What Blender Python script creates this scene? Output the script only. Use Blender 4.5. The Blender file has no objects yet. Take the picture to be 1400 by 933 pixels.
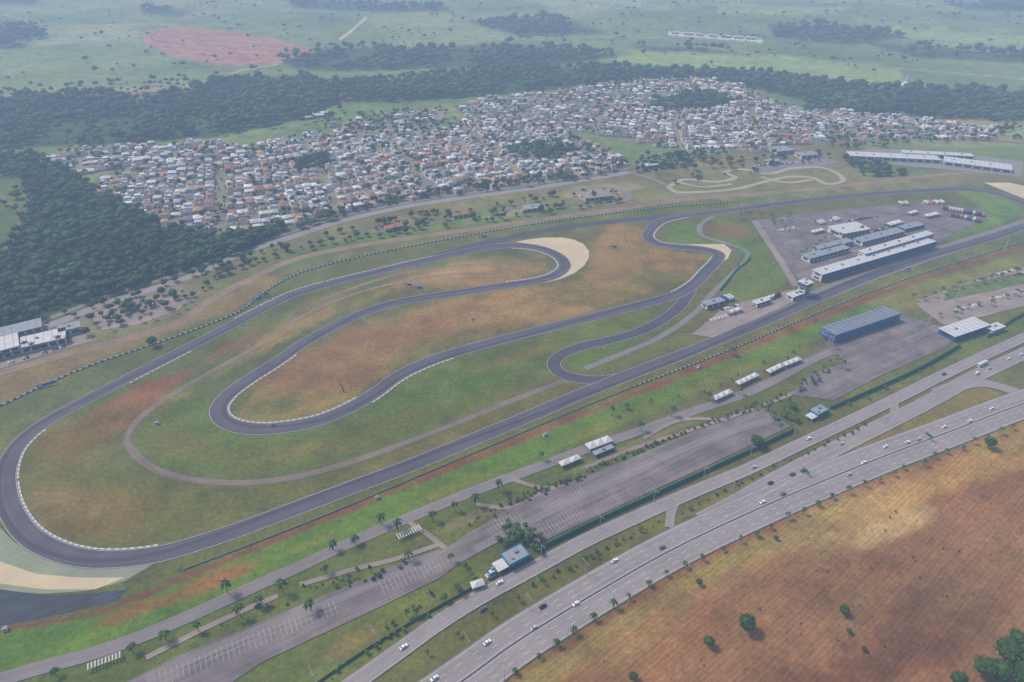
import bpy, bmesh, math, random
import numpy as np
from mathutils import Vector
random.seed(7); rs=np.random.RandomState(11)
sc=bpy.context.scene
# ------------------------------------------------------------------ survey
H=340.0; F=933.0; TH=math.atan(596.5/933.0); S_,C_=math.sin(TH),math.cos(TH)
def G(u,v):
    """survey point -> ground metres"""
    a=(u-700.0)/F; b=(466.5-v)/F
    t=H/(S_-b*C_)
    return (a*t,(C_+b*S_)*t)
def Gn(u,v):
    a=(u-700.0)/F; b=(466.5-v)/F
    t=H/(S_-b*C_)
    return a*t,(C_+b*S_)*t
def P(pts): return [G(*p) for p in pts]
def lin(c):
    c=np.array(c,float)/255.0
    return np.where(c<=0.04045,c/12.92,((c+0.055)/1.055)**2.4)
K=1.5
def A(r,g,b): return tuple(np.clip(lin((r,g,b))/K,0,0.9))
tab=rs.rand(256,256)
def vn(x,y,o=0):
    xi=np.floor(x).astype(int); yi=np.floor(y).astype(int)
    fx=x-xi; fy=y-yi; fx=fx*fx*(3-2*fx); fy=fy*fy*(3-2*fy)
    g=lambda i,j: tab[(xi+i+o*37)%256,(yi+j+o*91)%256]
    return (g(0,0)*(1-fx)+g(1,0)*fx)*(1-fy)+(g(0,1)*(1-fx)+g(1,1)*fx)*fy
def fbm(x,y,o=0,n=4):
    s=0;a=0.5
    for i in range(n):
        s=s+a*(vn(x,y,o+i)-0.5); x=x*2.03+7.1; y=y*2.03+3.3; a*=0.55
    return s*2
def hz(X,Y):
    X=np.asarray(X,float);Y=np.asarray(Y,float)
    k=np.clip((Y-2000)/900,0,1); k=k*k*(3-2*k)
    k2=np.clip((Y-4500)/6000,0,1)
    return k*(fbm(X/700,Y/700,5)+0.35)*28+k2*(fbm(X/3000,Y/3000,9)+0.6)*160
# ------------------------------------------------------------------ materials
def newmat(name):
    m=bpy.data.materials.new(name); m.use_nodes=True
    n=m.node_tree; b=n.nodes['Principled BSDF']; b.inputs['Roughness'].default_value=0.85
    b.inputs['Specular IOR Level'].default_value=0.2
    return m,n.nodes,n.links,b
def mixc(N,L,fac,a,b,mode='MIX'):
    m=N.new('ShaderNodeMix'); m.data_type='RGBA'; m.blend_type=mode
    for k,val in ((0,fac),(6,a),(7,b)):
        if hasattr(val,'links'): L.new(val,m.inputs[k])
        elif k==0: m.inputs[0].default_value=val
        else: m.inputs[k].default_value=(*val,1) if len(val)==3 else val
    return m.outputs[2]
def noise(N,L,co,scale,det=3,rough=0.6,lo=0.3,hi=0.7,a=0.0,b=1.0):
    t=N.new('ShaderNodeTexNoise'); t.inputs['Scale'].default_value=scale; t.inputs['Detail'].default_value=det
    t.inputs['Roughness'].default_value=rough; L.new(co,t.inputs['Vector'])
    r=N.new('ShaderNodeMapRange'); r.inputs[1].default_value=lo; r.inputs[2].default_value=hi
    r.inputs[3].default_value=a; r.inputs[4].default_value=b; L.new(t.outputs[0],r.inputs[0])
    return r.outputs[0]
def flat(name,col,rough=0.7,var=0.12,scale=0.4,metal=0.0):
    m,N,L,b=newmat(name); b.inputs['Roughness'].default_value=rough; b.inputs['Metallic'].default_value=metal
    g=N.new('ShaderNodeNewGeometry')
    n=noise(N,L,g.outputs['Position'],scale)
    c=mixc(N,L,n,tuple(x*(1-var) for x in col),tuple(min(1,x*(1+var)) for x in col))
    L.new(c,b.inputs['Base Color']); return m
def vcmat(name,var=0.25,scale=0.5,rough=0.8,sub=0):
    m,N,L,b=newmat(name); b.inputs['Roughness'].default_value=rough
    at=N.new('ShaderNodeAttribute'); at.attribute_name='Col'
    g=N.new('ShaderNodeNewGeometry')
    n=noise(N,L,g.outputs['Position'],scale,a=1-var,b=1+var)
    cc=N.new('ShaderNodeVectorMath'); cc.operation='SCALE'; L.new(at.outputs['Color'],cc.inputs[0]); L.new(n,cc.inputs['Scale'])
    L.new(cc.outputs[0],b.inputs['Base Color']); return m
def asphalt(name,col,streak=0.25,patch=0.2):
    m,N,L,b=newmat(name); b.inputs['Roughness'].default_value=0.8
    g=N.new('ShaderNodeNewGeometry'); uv=N.new('ShaderNodeUVMap'); uv.uv_map='UV'
    mp=N.new('ShaderNodeMapping'); mp.inputs['Scale'].default_value=(0.45,0.012,1); L.new(uv.outputs[0],mp.inputs[0])
    s=noise(N,L,mp.outputs[0],1.0,det=4,a=1-streak,b=1+streak)
    p=noise(N,L,g.outputs['Position'],0.035,det=5,a=1-patch,b=1+patch)
    f=noise(N,L,g.outputs['Position'],0.9,det=3,a=0.92,b=1.08)
    mm=N.new('ShaderNodeMath'); mm.operation='MULTIPLY'; L.new(s,mm.inputs[0]); L.new(p,mm.inputs[1])
    m2=N.new('ShaderNodeMath'); m2.operation='MULTIPLY'; L.new(mm.outputs[0],m2.inputs[0]); L.new(f,m2.inputs[1])
    cc=N.new('ShaderNodeVectorMath'); cc.operation='SCALE'; cc.inputs[0].default_value=col; L.new(m2.outputs[0],cc.inputs['Scale'])
    L.new(cc.outputs[0],b.inputs['Base Color']); return m
def dashed(name,c1,c2,period):
    m,N,L,b=newmat(name)
    uv=N.new('ShaderNodeUVMap'); uv.uv_map='UV'; sp=N.new('ShaderNodeSeparateXYZ'); L.new(uv.outputs[0],sp.inputs[0])
    a=N.new('ShaderNodeMath'); a.operation='DIVIDE'; a.inputs[1].default_value=period; L.new(sp.outputs[1],a.inputs[0])
    f=N.new('ShaderNodeMath'); f.operation='FRACT'; L.new(a.outputs[0],f.inputs[0])
    g=N.new('ShaderNodeMath'); g.operation='GREATER_THAN'; g.inputs[1].default_value=0.5; L.new(f.outputs[0],g.inputs[0])
    L.new(mixc(N,L,g.outputs[0],c1,c2),b.inputs['Base Color']); return m
M={}
M['track']=asphalt('track_asphalt',A(104,100,110),0.18,0.18)
M['track2']=asphalt('track_asphalt_dark',A(92,89,100),0.15,0.16)
M['road']=asphalt('road_asphalt',A(148,140,140),0.14,0.16)
M['hwy']=asphalt('highway_asphalt',A(166,157,157),0.14,0.1)
M['lot']=asphalt('parking_asphalt',A(136,125,125),0.28,0.35)
M['lotpink']=asphalt('parking_asphalt_pale',A(168,152,144),0.15,0.22)
M['thin']=asphalt('service_asphalt',A(142,126,116),0.2,0.22)
M['dirt']=asphalt('dirt_road',A(160,134,112),0.25,0.25)
M['redirt']=asphalt('red_dirt',A(160,116,90),0.3,0.35)
M['sand']=asphalt('gravel_trap',A(228,208,172),0.05,0.12)
M['paleg']=asphalt('painted_runoff',A(158,166,140),0.1,0.15)
M['darkasp']=asphalt('dark_runoff',A(74,78,88),0.3,0.3)
M['white']=flat('white_paint',(0.62,0.62,0.60),0.6,0.1)
M['linew']=flat('worn_line_paint',A(218,212,208),0.7,0.2)
M['liney']=flat('bay_line_paint',A(194,184,180),0.7,0.3,.1)
M['blue']=flat('blue_paint',A(45,105,178),0.5)
M['cyan']=flat('teal_paint',A(40,145,170),0.5)
M['grey']=flat('grey_metal',A(150,155,162),0.5)
M['roofw']=flat('white_roof_sheet',A(228,228,230),0.6,0.1,0.2)
M['roofg']=flat('grey_roof_sheet',A(165,172,182),0.6,0.14,0.2)
M['conc']=flat('concrete',A(158,152,148),0.85,0.15)
M['glass']=flat('dark_glass',(0.03,0.04,0.05),0.15,0.1)
M['tyre']=flat('tyre_rubber',(0.02,0.02,0.02),0.9)
M['trunk']=flat('bark',(0.16,0.12,0.09),0.9)
M['kerb']=dashed('kerb_paint',(0.56,0.54,0.51),(0.32,0.30,0.28),5)
M['barr']=dashed('barrier_paint',(0.05,0.05,0.05),(0.50,0.50,0.47),5)
M['greenf']=flat('green_fence',A(26,106,104),0.7)
M['foliage']=vcmat('foliage',0.42,0.5,0.9)
M['houses']=vcmat('house_surfaces',0.14,0.3,0.8)
M['terra']=flat('terracotta_tiles',A(186,122,90),0.9,0.15)
M['red']=flat('red_paint',A(190,50,40),0.5)
M['pole']=flat('galvanised_pole',(0.42,0.42,0.42),0.5)
# ------------------------------------------------------------------ mesh helpers
def link(o): sc.collection.objects.link(o); return o
def trimesh(name,V,Fc,C=None,mat=None):
    me=bpy.data.meshes.new(name); n=len(V); m=len(Fc)
    me.vertices.add(n); me.vertices.foreach_set('co',np.ascontiguousarray(V,dtype=np.float32).ravel())
    k=Fc.shape[1]
    me.loops.add(m*k); me.loops.foreach_set('vertex_index',np.ascontiguousarray(Fc,dtype=np.int32).ravel())
    me.polygons.add(m); me.polygons.foreach_set('loop_start',np.arange(0,m*k,k,dtype=np.int32))
    try: me.polygons.foreach_set('loop_total',np.full(m,k,dtype=np.int32))
    except Exception: pass
    me.update(calc_edges=True)
    if C is not None:
        at=me.color_attributes.new('Col','FLOAT_COLOR','POINT')
        cc=np.ones((n,4),dtype=np.float32); cc[:,:3]=C; at.data.foreach_set('color',cc.ravel())
    if mat: me.materials.append(mat)
    return link(bpy.data.objects.new(name,me))
class MB:
    def __init__(s): s.v=[];s.f=[];s.m=[];s.mats=[]
    def mi(s,mat):
        if mat not in s.mats: s.mats.append(mat)
        return s.mats.index(mat)
    def poly(s,pts,mat):
        o=len(s.v); s.v+=list(pts); s.f.append(tuple(range(o,o+len(pts)))); s.m.append(s.mi(mat))
    def box(s,x,y,z,sx,sy,sz,mat,tx=1.0,ty=1.0,ox=0,rot=0):
        i=s.mi(mat);o=len(s.v); ca,sa=math.cos(rot),math.sin(rot)
        for zz,kx,ky,dx in ((0,1,1,0),(sz,tx,ty,ox)):
            for a,b in ((-1,-1),(1,-1),(1,1),(-1,1)):
                px=a*sx/2*kx+dx; py=b*sy/2*ky
                s.v.append((x+px*ca-py*sa,y+px*sa+py*ca,z+zz))
        for f in ((0,3,2,1),(4,5,6,7),(0,1,5,4),(1,2,6,5),(2,3,7,6),(3,0,4,7)):
            s.f.append(tuple(o+q for q in f)); s.m.append(i)
    def cyl(s,p,q,r0,r1,mat,n=6):
        p=Vector(p);q=Vector(q);d=(q-p).normalized(); a=d.orthogonal().normalized(); b=d.cross(a); o=len(s.v); i=s.mi(mat)
        for c,r in ((p,r0),(q,r1)):
            for k in range(n):
                t=2*math.pi*k/n; s.v.append(tuple(c+(a*math.cos(t)+b*math.sin(t))*r))
        for k in range(n):
            s.f.append((o+k,o+(k+1)%n,o+n+(k+1)%n,o+n+k)); s.m.append(i)
        s.f.append(tuple(o+n+k for k in range(n))); s.m.append(i)
        s.f.append(tuple(o+n-1-k for k in range(n))); s.m.append(i)
    def mesh(s,name):
        me=bpy.data.meshes.new(name); me.from_pydata(s.v,[],s.f)
        for m in s.mats: me.materials.append(m)
        me.polygons.foreach_set('material_index',s.m); me.update(); return me
    def obj(s,name,loc=(0,0,0),rot=0):
        o=link(bpy.data.objects.new(name,s.mesh(name))); o.location=loc; o.rotation_euler=(0,0,rot); return o
def group(name,parts,loc,rot=0):
    e=link(bpy.data.objects.new(name,None)); e.location=loc; e.rotation_euler=(0,0,rot)
    for pn,mb in parts.items():
        if not mb.v: continue
        o=link(bpy.data.objects.new(pn,mb.mesh(pn))); o.parent=e
    return e
def catmull(pts,step=3.0,closed=False):
    pts=[np.array(p,float) for p in pts]; out=[]
    n=len(pts)
    for i in range(n-1):
        p0=pts[max(i-1,0)];p1=pts[i];p2=pts[i+1];p3=pts[min(i+2,n-1)]
        d=np.linalg.norm(p2-p1); k=max(1,int(d/step))
        t0=0;t1=t0+max(np.linalg.norm(p1-p0),1e-3)**.5;t2=t1+max(d,1e-3)**.5;t3=t2+max(np.linalg.norm(p3-p2),1e-3)**.5
        for j in range(k):
            t=t1+(t2-t1)*j/k
            A1=(t1-t)/(t1-t0)*p0+(t-t0)/(t1-t0)*p1 if i>0 else p1
            A2=(t2-t)/(t2-t1)*p1+(t-t1)/(t2-t1)*p2
            A3=(t3-t)/(t3-t2)*p2+(t-t2)/(t3-t2)*p3 if i<n-2 else p2
            B1=(t2-t)/(t2-t0)*A1+(t-t0)/(t2-t0)*A2; B2=(t3-t)/(t3-t1)*A2+(t-t1)/(t3-t1)*A3
            out.append((t2-t)/(t2-t1)*B1+(t-t1)/(t2-t1)*B2)
    out.append(pts[-1]); return np.array(out)
def frames(path):
    d=np.gradient(path,axis=0); d/=np.maximum(np.linalg.norm(d,axis=1,keepdims=True),1e-6)
    nrm=np.stack([-d[:,1],d[:,0]],1)
    s=np.concatenate([[0],np.cumsum(np.linalg.norm(np.diff(path,axis=0),axis=1))])
    return d,nrm,s
ZC=[0.03]
def nz():
    ZC[0]+=0.006; return ZC[0]
def ribbon_w(name,path,width,mat,z=None,off=0.0,smooth=True,wend=None):
    if z is None: z=nz()
    d,nr,s=frames(path); n=len(path)
    w=np.full(n,width) if wend is None else np.linspace(width,wend,n)
    l=path+nr*(off+w[:,None]/2); r=path+nr*(off-w[:,None]/2)
    V=np.zeros((2*n,3)); V[0::2,:2]=l; V[1::2,:2]=r; V[:,2]=z
    i=np.arange(n-1)*2; Fq=np.stack([i+1,i+3,i+2,i],1)
    o=trimesh(name,V,Fq,None,mat)
    uvl=o.data.uv_layers.new(name='UV'); U=np.zeros((2*n,2)); U[0::2,0]=off+w/2; U[1::2,0]=off-w/2; U[0::2,1]=s; U[1::2,1]=s
    uvl.data.foreach_set('uv',U[Fq.ravel()].astype(np.float32).ravel()); return o
def ribbon(name,pts,width,mat,**k):
    p=catmull(P(pts)); return ribbon_w(name,p,width,mat,**k),p
def sheet(name,pts,mat,z=None,dirv=(1,0.62)):
    if z is None: z=nz()
    w=P(pts); me=bpy.data.meshes.new(name); me.from_pydata([(x,y,z) for x,y in w],[],[tuple(range(len(w)))])
    bm=bmesh.new(); bm.from_mesh(me); bmesh.ops.triangulate(bm,faces=bm.faces[:])
    for f in bm.faces:
        if f.normal.z<0: f.normal_flip()
    uvl=bm.loops.layers.uv.new('UV'); dx,dy=dirv; q=math.hypot(dx,dy);dx/=q;dy/=q
    for f in bm.faces:
        for l in f.loops:
            x,y=l.vert.co.x,l.vert.co.y; l[uvl].uv=(-dy*x+dx*y,dx*x+dy*y)
    bm.to_mesh(me); bm.free(); me.materials.append(mat)
    return link(bpy.data.objects.new(name,me))
def wallribbon(name,pts,h,th,mat,z0=0.0,px=True,step=4):
    p=catmull(P(pts),step) if px else pts
    d,nr,s=frames(p); n=len(p); V=np.zeros((4*n,3))
    V[0::4,:2]=p-nr*th/2; V[1::4,:2]=p-nr*th/2; V[2::4,:2]=p+nr*th/2; V[3::4,:2]=p+nr*th/2
    V[1::4,2]=h;V[2::4,2]=h; V[:,2]+=z0; fs=[]
    i=np.arange(n-1)*4
    for a,b in ((0,1),(1,2),(2,3)): fs.append(np.stack([i+a,i+b,i+4+b,i+4+a],1)[:,::-1])
    Fq=np.concatenate(fs); o=trimesh(name,V,Fq,None,mat)
    uvl=o.data.uv_layers.new(name='UV'); U=np.zeros((4*n,2)); U[:,1]=np.repeat(s,4)
    uvl.data.foreach_set('uv',U[Fq.ravel()].astype(np.float32).ravel()); return o
def pip(x,y,poly):
    ins=np.zeros(len(x),bool); n=len(poly)
    for i in range(n):
        x1,y1=poly[i];x2,y2=poly[(i+1)%n]
        c=((y1>y)!=(y2>y)); xx=(x2-x1)*(y-y1)/((y2-y1) if y2!=y1 else 1e-9)+x1
        ins^=c&(x<xx)
    return ins
def scatter(poly,dens,maxn=20000):
    w=np.array(P(poly)); lo=w.min(0);hi=w.max(0); n=int(min((hi-lo).prod()*dens,200000))
    p=rs.rand(n,2)*(hi-lo)+lo; p=p[pip(p[:,0],p[:,1],w)]
    return p[:maxn]
# ------------------------------------------------------------------ ground painting
vs=np.concatenate([[-128.5,-126,-122,-117],np.arange(-110,-20,6),np.arange(-20,945,2.0),np.arange(950,1100,20),np.arange(1100,3600,150)])
us=np.concatenate([np.arange(-1500,-150,50),np.arange(-150,-20,10),np.arange(-20,1420,2.5),np.arange(1420,1560,10),np.arange(1560,2900,50)])
U,Vv=np.meshgrid(us,vs); X,Y=Gn(U,Vv); u=U.ravel(); v=Vv.ravel(); x=X.ravel(); y=Y.ravel()
n1=fbm(x/60,y/60,1,5); n2=fbm(x/14,y/14,20,4); n3=fbm(x/260,y/260,40,4)
col=np.tile(np.array(A(114,118,68)),(len(u),1)); fur=np.zeros(len(u))
def blend(m,c,idx=None):
    c=np.array(c)
    if idx is None: col[:]=col*(1-m[:,None])+c*m[:,None]
    else: col[idx]=col[idx]*(1-m[:,None])+c*m[:,None]
def pmask(poly,soft,namp):
    pl=np.array(poly,float); mg=soft+namp+4
    idx=np.where((u>pl[:,0].min()-mg)&(u<pl[:,0].max()+mg)&(v>pl[:,1].min()-mg)&(v<pl[:,1].max()+mg))[0]
    a=u[idx];b=v[idx]; ins=pip(a,b,pl); d=np.full(len(idx),1e9)
    for i in range(len(pl)):
        p=pl[i];q=pl[(i+1)%len(pl)];e=q-p;L2=max((e**2).sum(),1e-6)
        t=np.clip(((a-p[0])*e[0]+(b-p[1])*e[1])/L2,0,1); d=np.minimum(d,np.hypot(a-p[0]-t*e[0],b-p[1]-t*e[1]))
    sd=np.where(ins,d,-d)+namp*(n1[idx]+0.5*n2[idx])
    m=np.clip(sd/soft*0.5+0.5,0,1); return idx,m*m*(3-2*m)
def paint(poly,c,soft=4,namp=6,op=1.0):
    idx,m=pmask(poly,soft,namp); blend(m*op,c,idx); return idx,m
def blob(cu,cv,ru,rv,c,op=0.8,slope=0.0,k=0.7):
    dv=(v-cv)+slope*(u-cu); r=np.hypot((u-cu)/ru,dv/rv)+k*n1+0.35*n2
    m=np.clip(1.25-r,0,1); idx=np.where(m>0)[0]; m=m[idx]; blend(np.minimum(m*1.6,1)*op,c,idx)
def pline(pts,w,c,op=1.0,soft=1.5,nz_=0.0):
    for i in range(len(pts)-1):
        p=np.array(pts[i],float);q=np.array(pts[i+1],float);mg=w+soft+3
        idx=np.where((u>min(p[0],q[0])-mg)&(u<max(p[0],q[0])+mg)&(v>min(p[1],q[1])-mg)&(v<max(p[1],q[1])+mg))[0]
        e=q-p;t=np.clip(((u[idx]-p[0])*e[0]+(v[idx]-p[1])*e[1])/max((e**2).sum(),1e-6),0,1)
        d=np.hypot(u[idx]-p[0]-t*e[0],v[idx]-p[1]-t*e[1])+nz_*n2[idx]
        m=np.clip((w/2+soft/2-d)/soft,0,1); blend(m*op,c,idx)
OLV=A(116,118,62); GRN=A(98,122,52); BRT=A(104,134,50); BRN=A(160,130,82); RED=A(162,108,76); FFL=A(128,150,88); FOR=A(52,76,38)
farm=np.clip((240-v)/20,0,1); blend(farm,FFL)
blend(farm*np.clip(n3*2.2,0,1),A(152,166,106)); blend(farm*np.clip(-n3*2.0,0,1)*0.8,A(104,128,72))
n4=fbm(x/420,y/420,60,3); blend(farm*np.clip(n4*3-.6,0,1)*.6,A(172,168,116))
FORESTS=[
 ([(-400,215),(40,212),(95,235),(135,262),(205,300),(262,316),(330,322),(395,312),(330,345),(280,364),(150,406),(0,452),(-400,560)],1/42.,5.4),
 ([(-400,140),(60,132),(150,128),(190,140),(300,112),(400,104),(470,116),(470,135),(430,160),(370,172),(290,190),(180,196),(60,202),(-400,215)],1/120.,7.5),
 ([(470,112),(560,108),(640,98),(760,92),(900,95),(1050,102),(1180,120),(1300,122),(1400,130),(1800,130),(1800,158),(1400,154),(1150,154),(1060,128),(960,108),(820,116),(700,127),(560,140),(470,140)],1/120.,7.5),
 ([(380,82),(450,66),(560,66),(700,60),(800,70),(850,78),(760,90),(600,94),(470,98),(400,94)],1/240.,8.5),
 ([(390,0),(480,2),(610,12),(620,20),(500,16),(400,11)],1/500.,10),
 ([(-200,28),(50,36),(66,52),(30,66),(-200,66)],1/400.,9),([(190,12),(270,16),(240,24),(195,20)],1/400.,9),
 ([(640,32),(760,26),(830,44),(720,52)],1/400.,9),([(1050,36),(1180,40),(1240,52),(1160,62),(1060,52)],1/400.,9),
 ([(1180,58),(1290,66),(1420,78),(1420,88),(1250,78)],1/320.,9),([(1290,8),(1420,2),(1420,18),(1320,20)],1/450.,10),
 ([(860,62),(960,66),(1000,74),(900,74)],1/320.,9),([(-100,-10),(70,-6),(50,12),(-100,18)],1/500.,10),
 ([(1150,218),(1175,220),(1240,234),(1235,242),(1180,242)],1/60.,5),
 ([(690,205),(760,196),(800,206),(760,220),(700,219)],1/70.,5),([(880,140),(960,128),(1010,140),(960,152),(890,152)],1/90.,6),
 ([(1085,150),(1130,136),(1270,150),(1400,158),(1400,168),(1200,158)],1/90.,6),([(395,222),(440,214),(450,228),(410,238)],1/60.,5),
 ([(300,332),(400,314),(470,294),(455,300),(330,340),(285,360)],1/60.,5.2),
]
for p,_,_ in FORESTS: paint(p,FOR,3,3,.85)
CLEAR=[(-200,225),(30,244),(48,285),(14,335),(-200,330)]
paint(CLEAR,A(108,128,68),6,10,0.85); pline([(0,268),(30,292),(20,330),(0,345)],4,A(170,140,100),.7)
paint([(188,50),(240,36),(335,46),(432,68),(380,86),(300,90),(225,74)],A(190,136,112),3,3,0.95)
for k in range(6): pline([(216+k*32,47+k*4),(262+k*31,78+k*2)],1.5,A(216,176,156),0.75)
for k in range(4): pline([(205+k*10,50+k*7),(405-k*12,66+k*6)],1.5,A(160,104,84),0.7)
paint([(20,58),(120,36),(190,40),(190,56),(120,60),(60,66)],A(172,180,132),4,4,0.7)
pline([(500,28),(480,45),(465,55)],2.5,A(228,216,200)); pline([(380,88),(330,96),(290,112),(240,122),(120,126),(-20,134)],2.5,A(206,170,142),0.95)
pline([(0,22),(60,34),(120,36),(240,34)],1.5,A(190,180,150),.7); pline([(620,60),(760,48),(900,52)],1.5,A(190,180,150),.6); pline([(1000,70),(1180,90),(1400,108)],1.5,A(190,185,150),.6)
paint([(450,112),(462,112),(482,134),(468,140),(452,130)],A(205,88,74),2,1)
paint([(60,128),(250,124),(300,136),(140,140)],A(160,126,90),4,4,0.7)
paint([(820,82),(900,70),(1060,76),(1230,92),(1235,112),(1150,118),(1050,98),(900,92)],A(160,182,106),3,3,0.9)
paint([(980,10),(1160,16),(1140,28),(980,26)],A(160,180,116),3,3,0.7)
paint([(1200,40),(1400,50),(1400,66),(1250,58)],A(162,186,112),3,3,0.8)
paint([(700,0),(860,0),(900,16),(760,20)],A(180,190,160),3,3,0.6)
pline([(915,46),(970,50),(1040,56)],5,A(240,238,232),0.9,2,2)
paint([(420,160),(560,150),(640,165),(600,190),(520,188),(430,184)],A(120,150,68),4,6,0.9)
paint([(90,232),(140,232),(130,246),(80,246)],A(126,156,76),3,4)
TOWN=[[(130,262),(150,240),(240,216),(300,206),(370,196),(430,182),(520,190),(600,182),(640,160),(760,170),(800,192),(850,214),(862,230),(740,250),(600,268),(480,287),(400,308),(330,326),(260,318),(200,304)],
 [(62,236),(54,214),(120,203),(230,198),(300,193),(330,201),(240,217),(150,238),(95,242)],
 [(615,150),(680,133),(760,127),(850,112),(950,106),(1010,114),(1050,138),(1100,154),(1200,155),(1370,178),(1362,193),(1200,190),(1120,196),(1040,207),(960,208),(900,202),(860,192),(800,182),(700,168)],
 [(440,172),(495,160),(555,150),(612,150),(605,175),(540,186),(470,186)]]
for p in TOWN: paint(p,A(152,148,126),3,2,0.9)
paint([(-60,492),(0,470),(150,415),(280,372),(400,325),(560,282),(860,237),(1000,215),(1150,200),(1400,205),(1500,240),(1200,262),(1000,275),(800,298),(640,322),(500,348),(400,372),(330,420),(120,500),(0,552),(-60,580)],A(138,132,86),3,3,0.95)
paint([(300,395),(400,345),(560,305),(700,285),(840,270),(840,285),(700,305),(560,330),(420,360),(330,400)],A(110,128,64),4,8,0.8)
blob(600,305,120,10,A(112,144,60),0.7,0.18); blob(180,428,90,20,A(176,160,134),0.6,0.3); blob(700,290,60,8,A(192,180,150),0.5,0.2)
blob(820,262,50,9,A(196,184,150),.6,.1)
paint([(0,515),(100,486),(250,440),(300,405),(380,370),(400,372),(330,420),(120,500),(0,552)],A(156,127,86),5,6,0.8)
paint([(860,262),(1000,228),(1150,218),(1180,240),(1150,262),(900,275)],A(130,134,80),4,6,0.8)
paint([(1180,210),(1400,200),(1500,200),(1500,235),(1380,238),(1180,240)],A(118,142,80),3,4,0.8)
pline([(1100,160),(1250,160),(1420,170)],3,A(196,134,104),0.8,2,1)
# infield
blob(90,640,90,70,A(126,117,60),0.6); blob(75,690,40,40,BRN,0.6); blob(190,550,70,22,RED,0.95,0.45); blob(120,590,60,22,A(152,120,72),0.7,0.5)
blob(100,610,50,40,A(138,116,64),0.6)
paint([(215,545),(300,500),(400,440),(500,395),(600,372),(690,350),(745,352),(748,368),(700,380),(600,392),(520,405),(460,425),(330,500),(240,548)],BRN,5,10,0.85)
blob(620,372,80,12,A(186,154,110),0.6,0.1); blob(420,430,60,14,A(174,142,94),0.5,0.5); blob(330,470,50,10,RED,0.5,0.5); blob(270,520,60,12,GRN,0.5,0.6); blob(500,400,60,7,GRN,0.5,0.4); blob(690,360,40,6,GRN,.4,.1)
paint([(325,572),(345,540),(400,502),(490,445),(560,424),(700,402),(790,384),(818,340),(830,310),(880,306),(892,336),(960,350),(945,382),(880,405),(760,436),(640,468),(560,495),(500,535),(440,566),(380,577)],A(152,127,76),5,9,0.95)
blob(450,500,90,40,A(168,122,82),0.8,0.4); blob(640,420,90,24,A(164,132,84),0.6,0.2); blob(850,340,50,26,A(146,125,70),0.7); blob(560,450,80,16,RED,0.45,0.35)
blob(830,400,90,16,A(126,118,62),0.6,0.2); blob(370,560,50,16,OLV,0.8,0.3); blob(900,380,40,12,OLV,0.7); blob(700,430,60,10,A(176,146,96),.5,.25); blob(760,400,60,8,OLV,.6,.2); blob(600,475,60,8,OLV,.6,.4)
paint([(350,582),(480,566),(600,498),(760,452),(900,418),(905,440),(780,480),(758,505),(680,545),(540,605),(400,645),(240,648),(190,610),(200,570),(280,540),(300,580)],A(106,120,54),5,8,0.9)
blob(250,610,60,26,A(134,120,64),0.6); blob(640,520,120,20,GRN,0.7,0.4); blob(470,600,140,18,A(126,122,62),0.5,0.3); blob(380,620,90,14,A(140,127,70),0.5,0.1); blob(700,490,70,8,BRN,.35,.3)
paint([(60,720),(160,650),(220,655),(300,668),(420,660),(600,592),(770,524),(830,522),(700,572),(480,660),(300,728),(180,748),(90,740)],A(118,114,58),5,8,0.8)
blob(150,700,60,40,A(148,120,68),0.7); blob(260,700,90,18,A(122,117,58),0.6,0.3); blob(560,620,90,7,A(142,124,70),.5,.4)
paint([(770,490),(900,450),(930,430),(920,462),(830,500),(785,505)],GRN,4,5,.9)
paint([(900,325),(905,308),(960,298),(962,320),(1000,335),(930,336)],A(106,134,58),3,4,.9)
paint([(975,300),(1030,302),(1080,385),(1020,412),(985,408),(1024,350),(970,322)],A(106,130,58),3,4,.9)
blob(1000,315,26,10,RED,.45); blob(640,346,90,5,GRN,.7,0.2); blob(820,296,120,5,GRN,.7,0.15); blob(1000,276,150,5,GRN,.6,0.1)
paint([(1300,258),(1370,268),(1400,290),(1340,318),(1290,326),(1350,296),(1335,278)],A(112,136,62),3,3)
# outside main straight
paint([(-30,880),(0,866),(170,826),(400,728),(700,606),(1000,486),(1180,412),(1420,345),(1420,380),(1200,425),(1110,470),(1000,522),(800,602),(600,682),(400,772),(150,884),(-30,930)],BRT,5,8,0.95)
paint([(240,760),(420,700),(700,585),(1000,470),(1200,386),(1400,325),(1400,335),(1200,398),(1000,482),(700,600),(420,722),(260,790),(60,846),(0,852),(150,812)],OLV,5,5,0.9)
paint([(1180,415),(1400,345),(1500,340),(1500,440),(1400,400),(1330,420),(1230,425)],A(140,134,72),5,6,.9)
pline([(-20,862),(60,852),(140,838),(200,812),(330,758),(450,708),(600,646),(750,586),(900,526),(1000,486),(1100,444),(1180,410),(1300,368),(1400,338)],7,A(140,92,70),0.95,4,3)
blob(300,790,60,14,A(176,104,70),0.7,0.4); blob(180,838,50,10,A(176,104,70),0.6,0.4); blob(110,880,80,12,A(128,150,46),0.6,0.35)
for cu,cv,ru in ((420,745,50),(620,668,60),(820,585,70),(980,520,50)): blob(cu,cv,ru,8,A(138,140,64),.6,.4)
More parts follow.
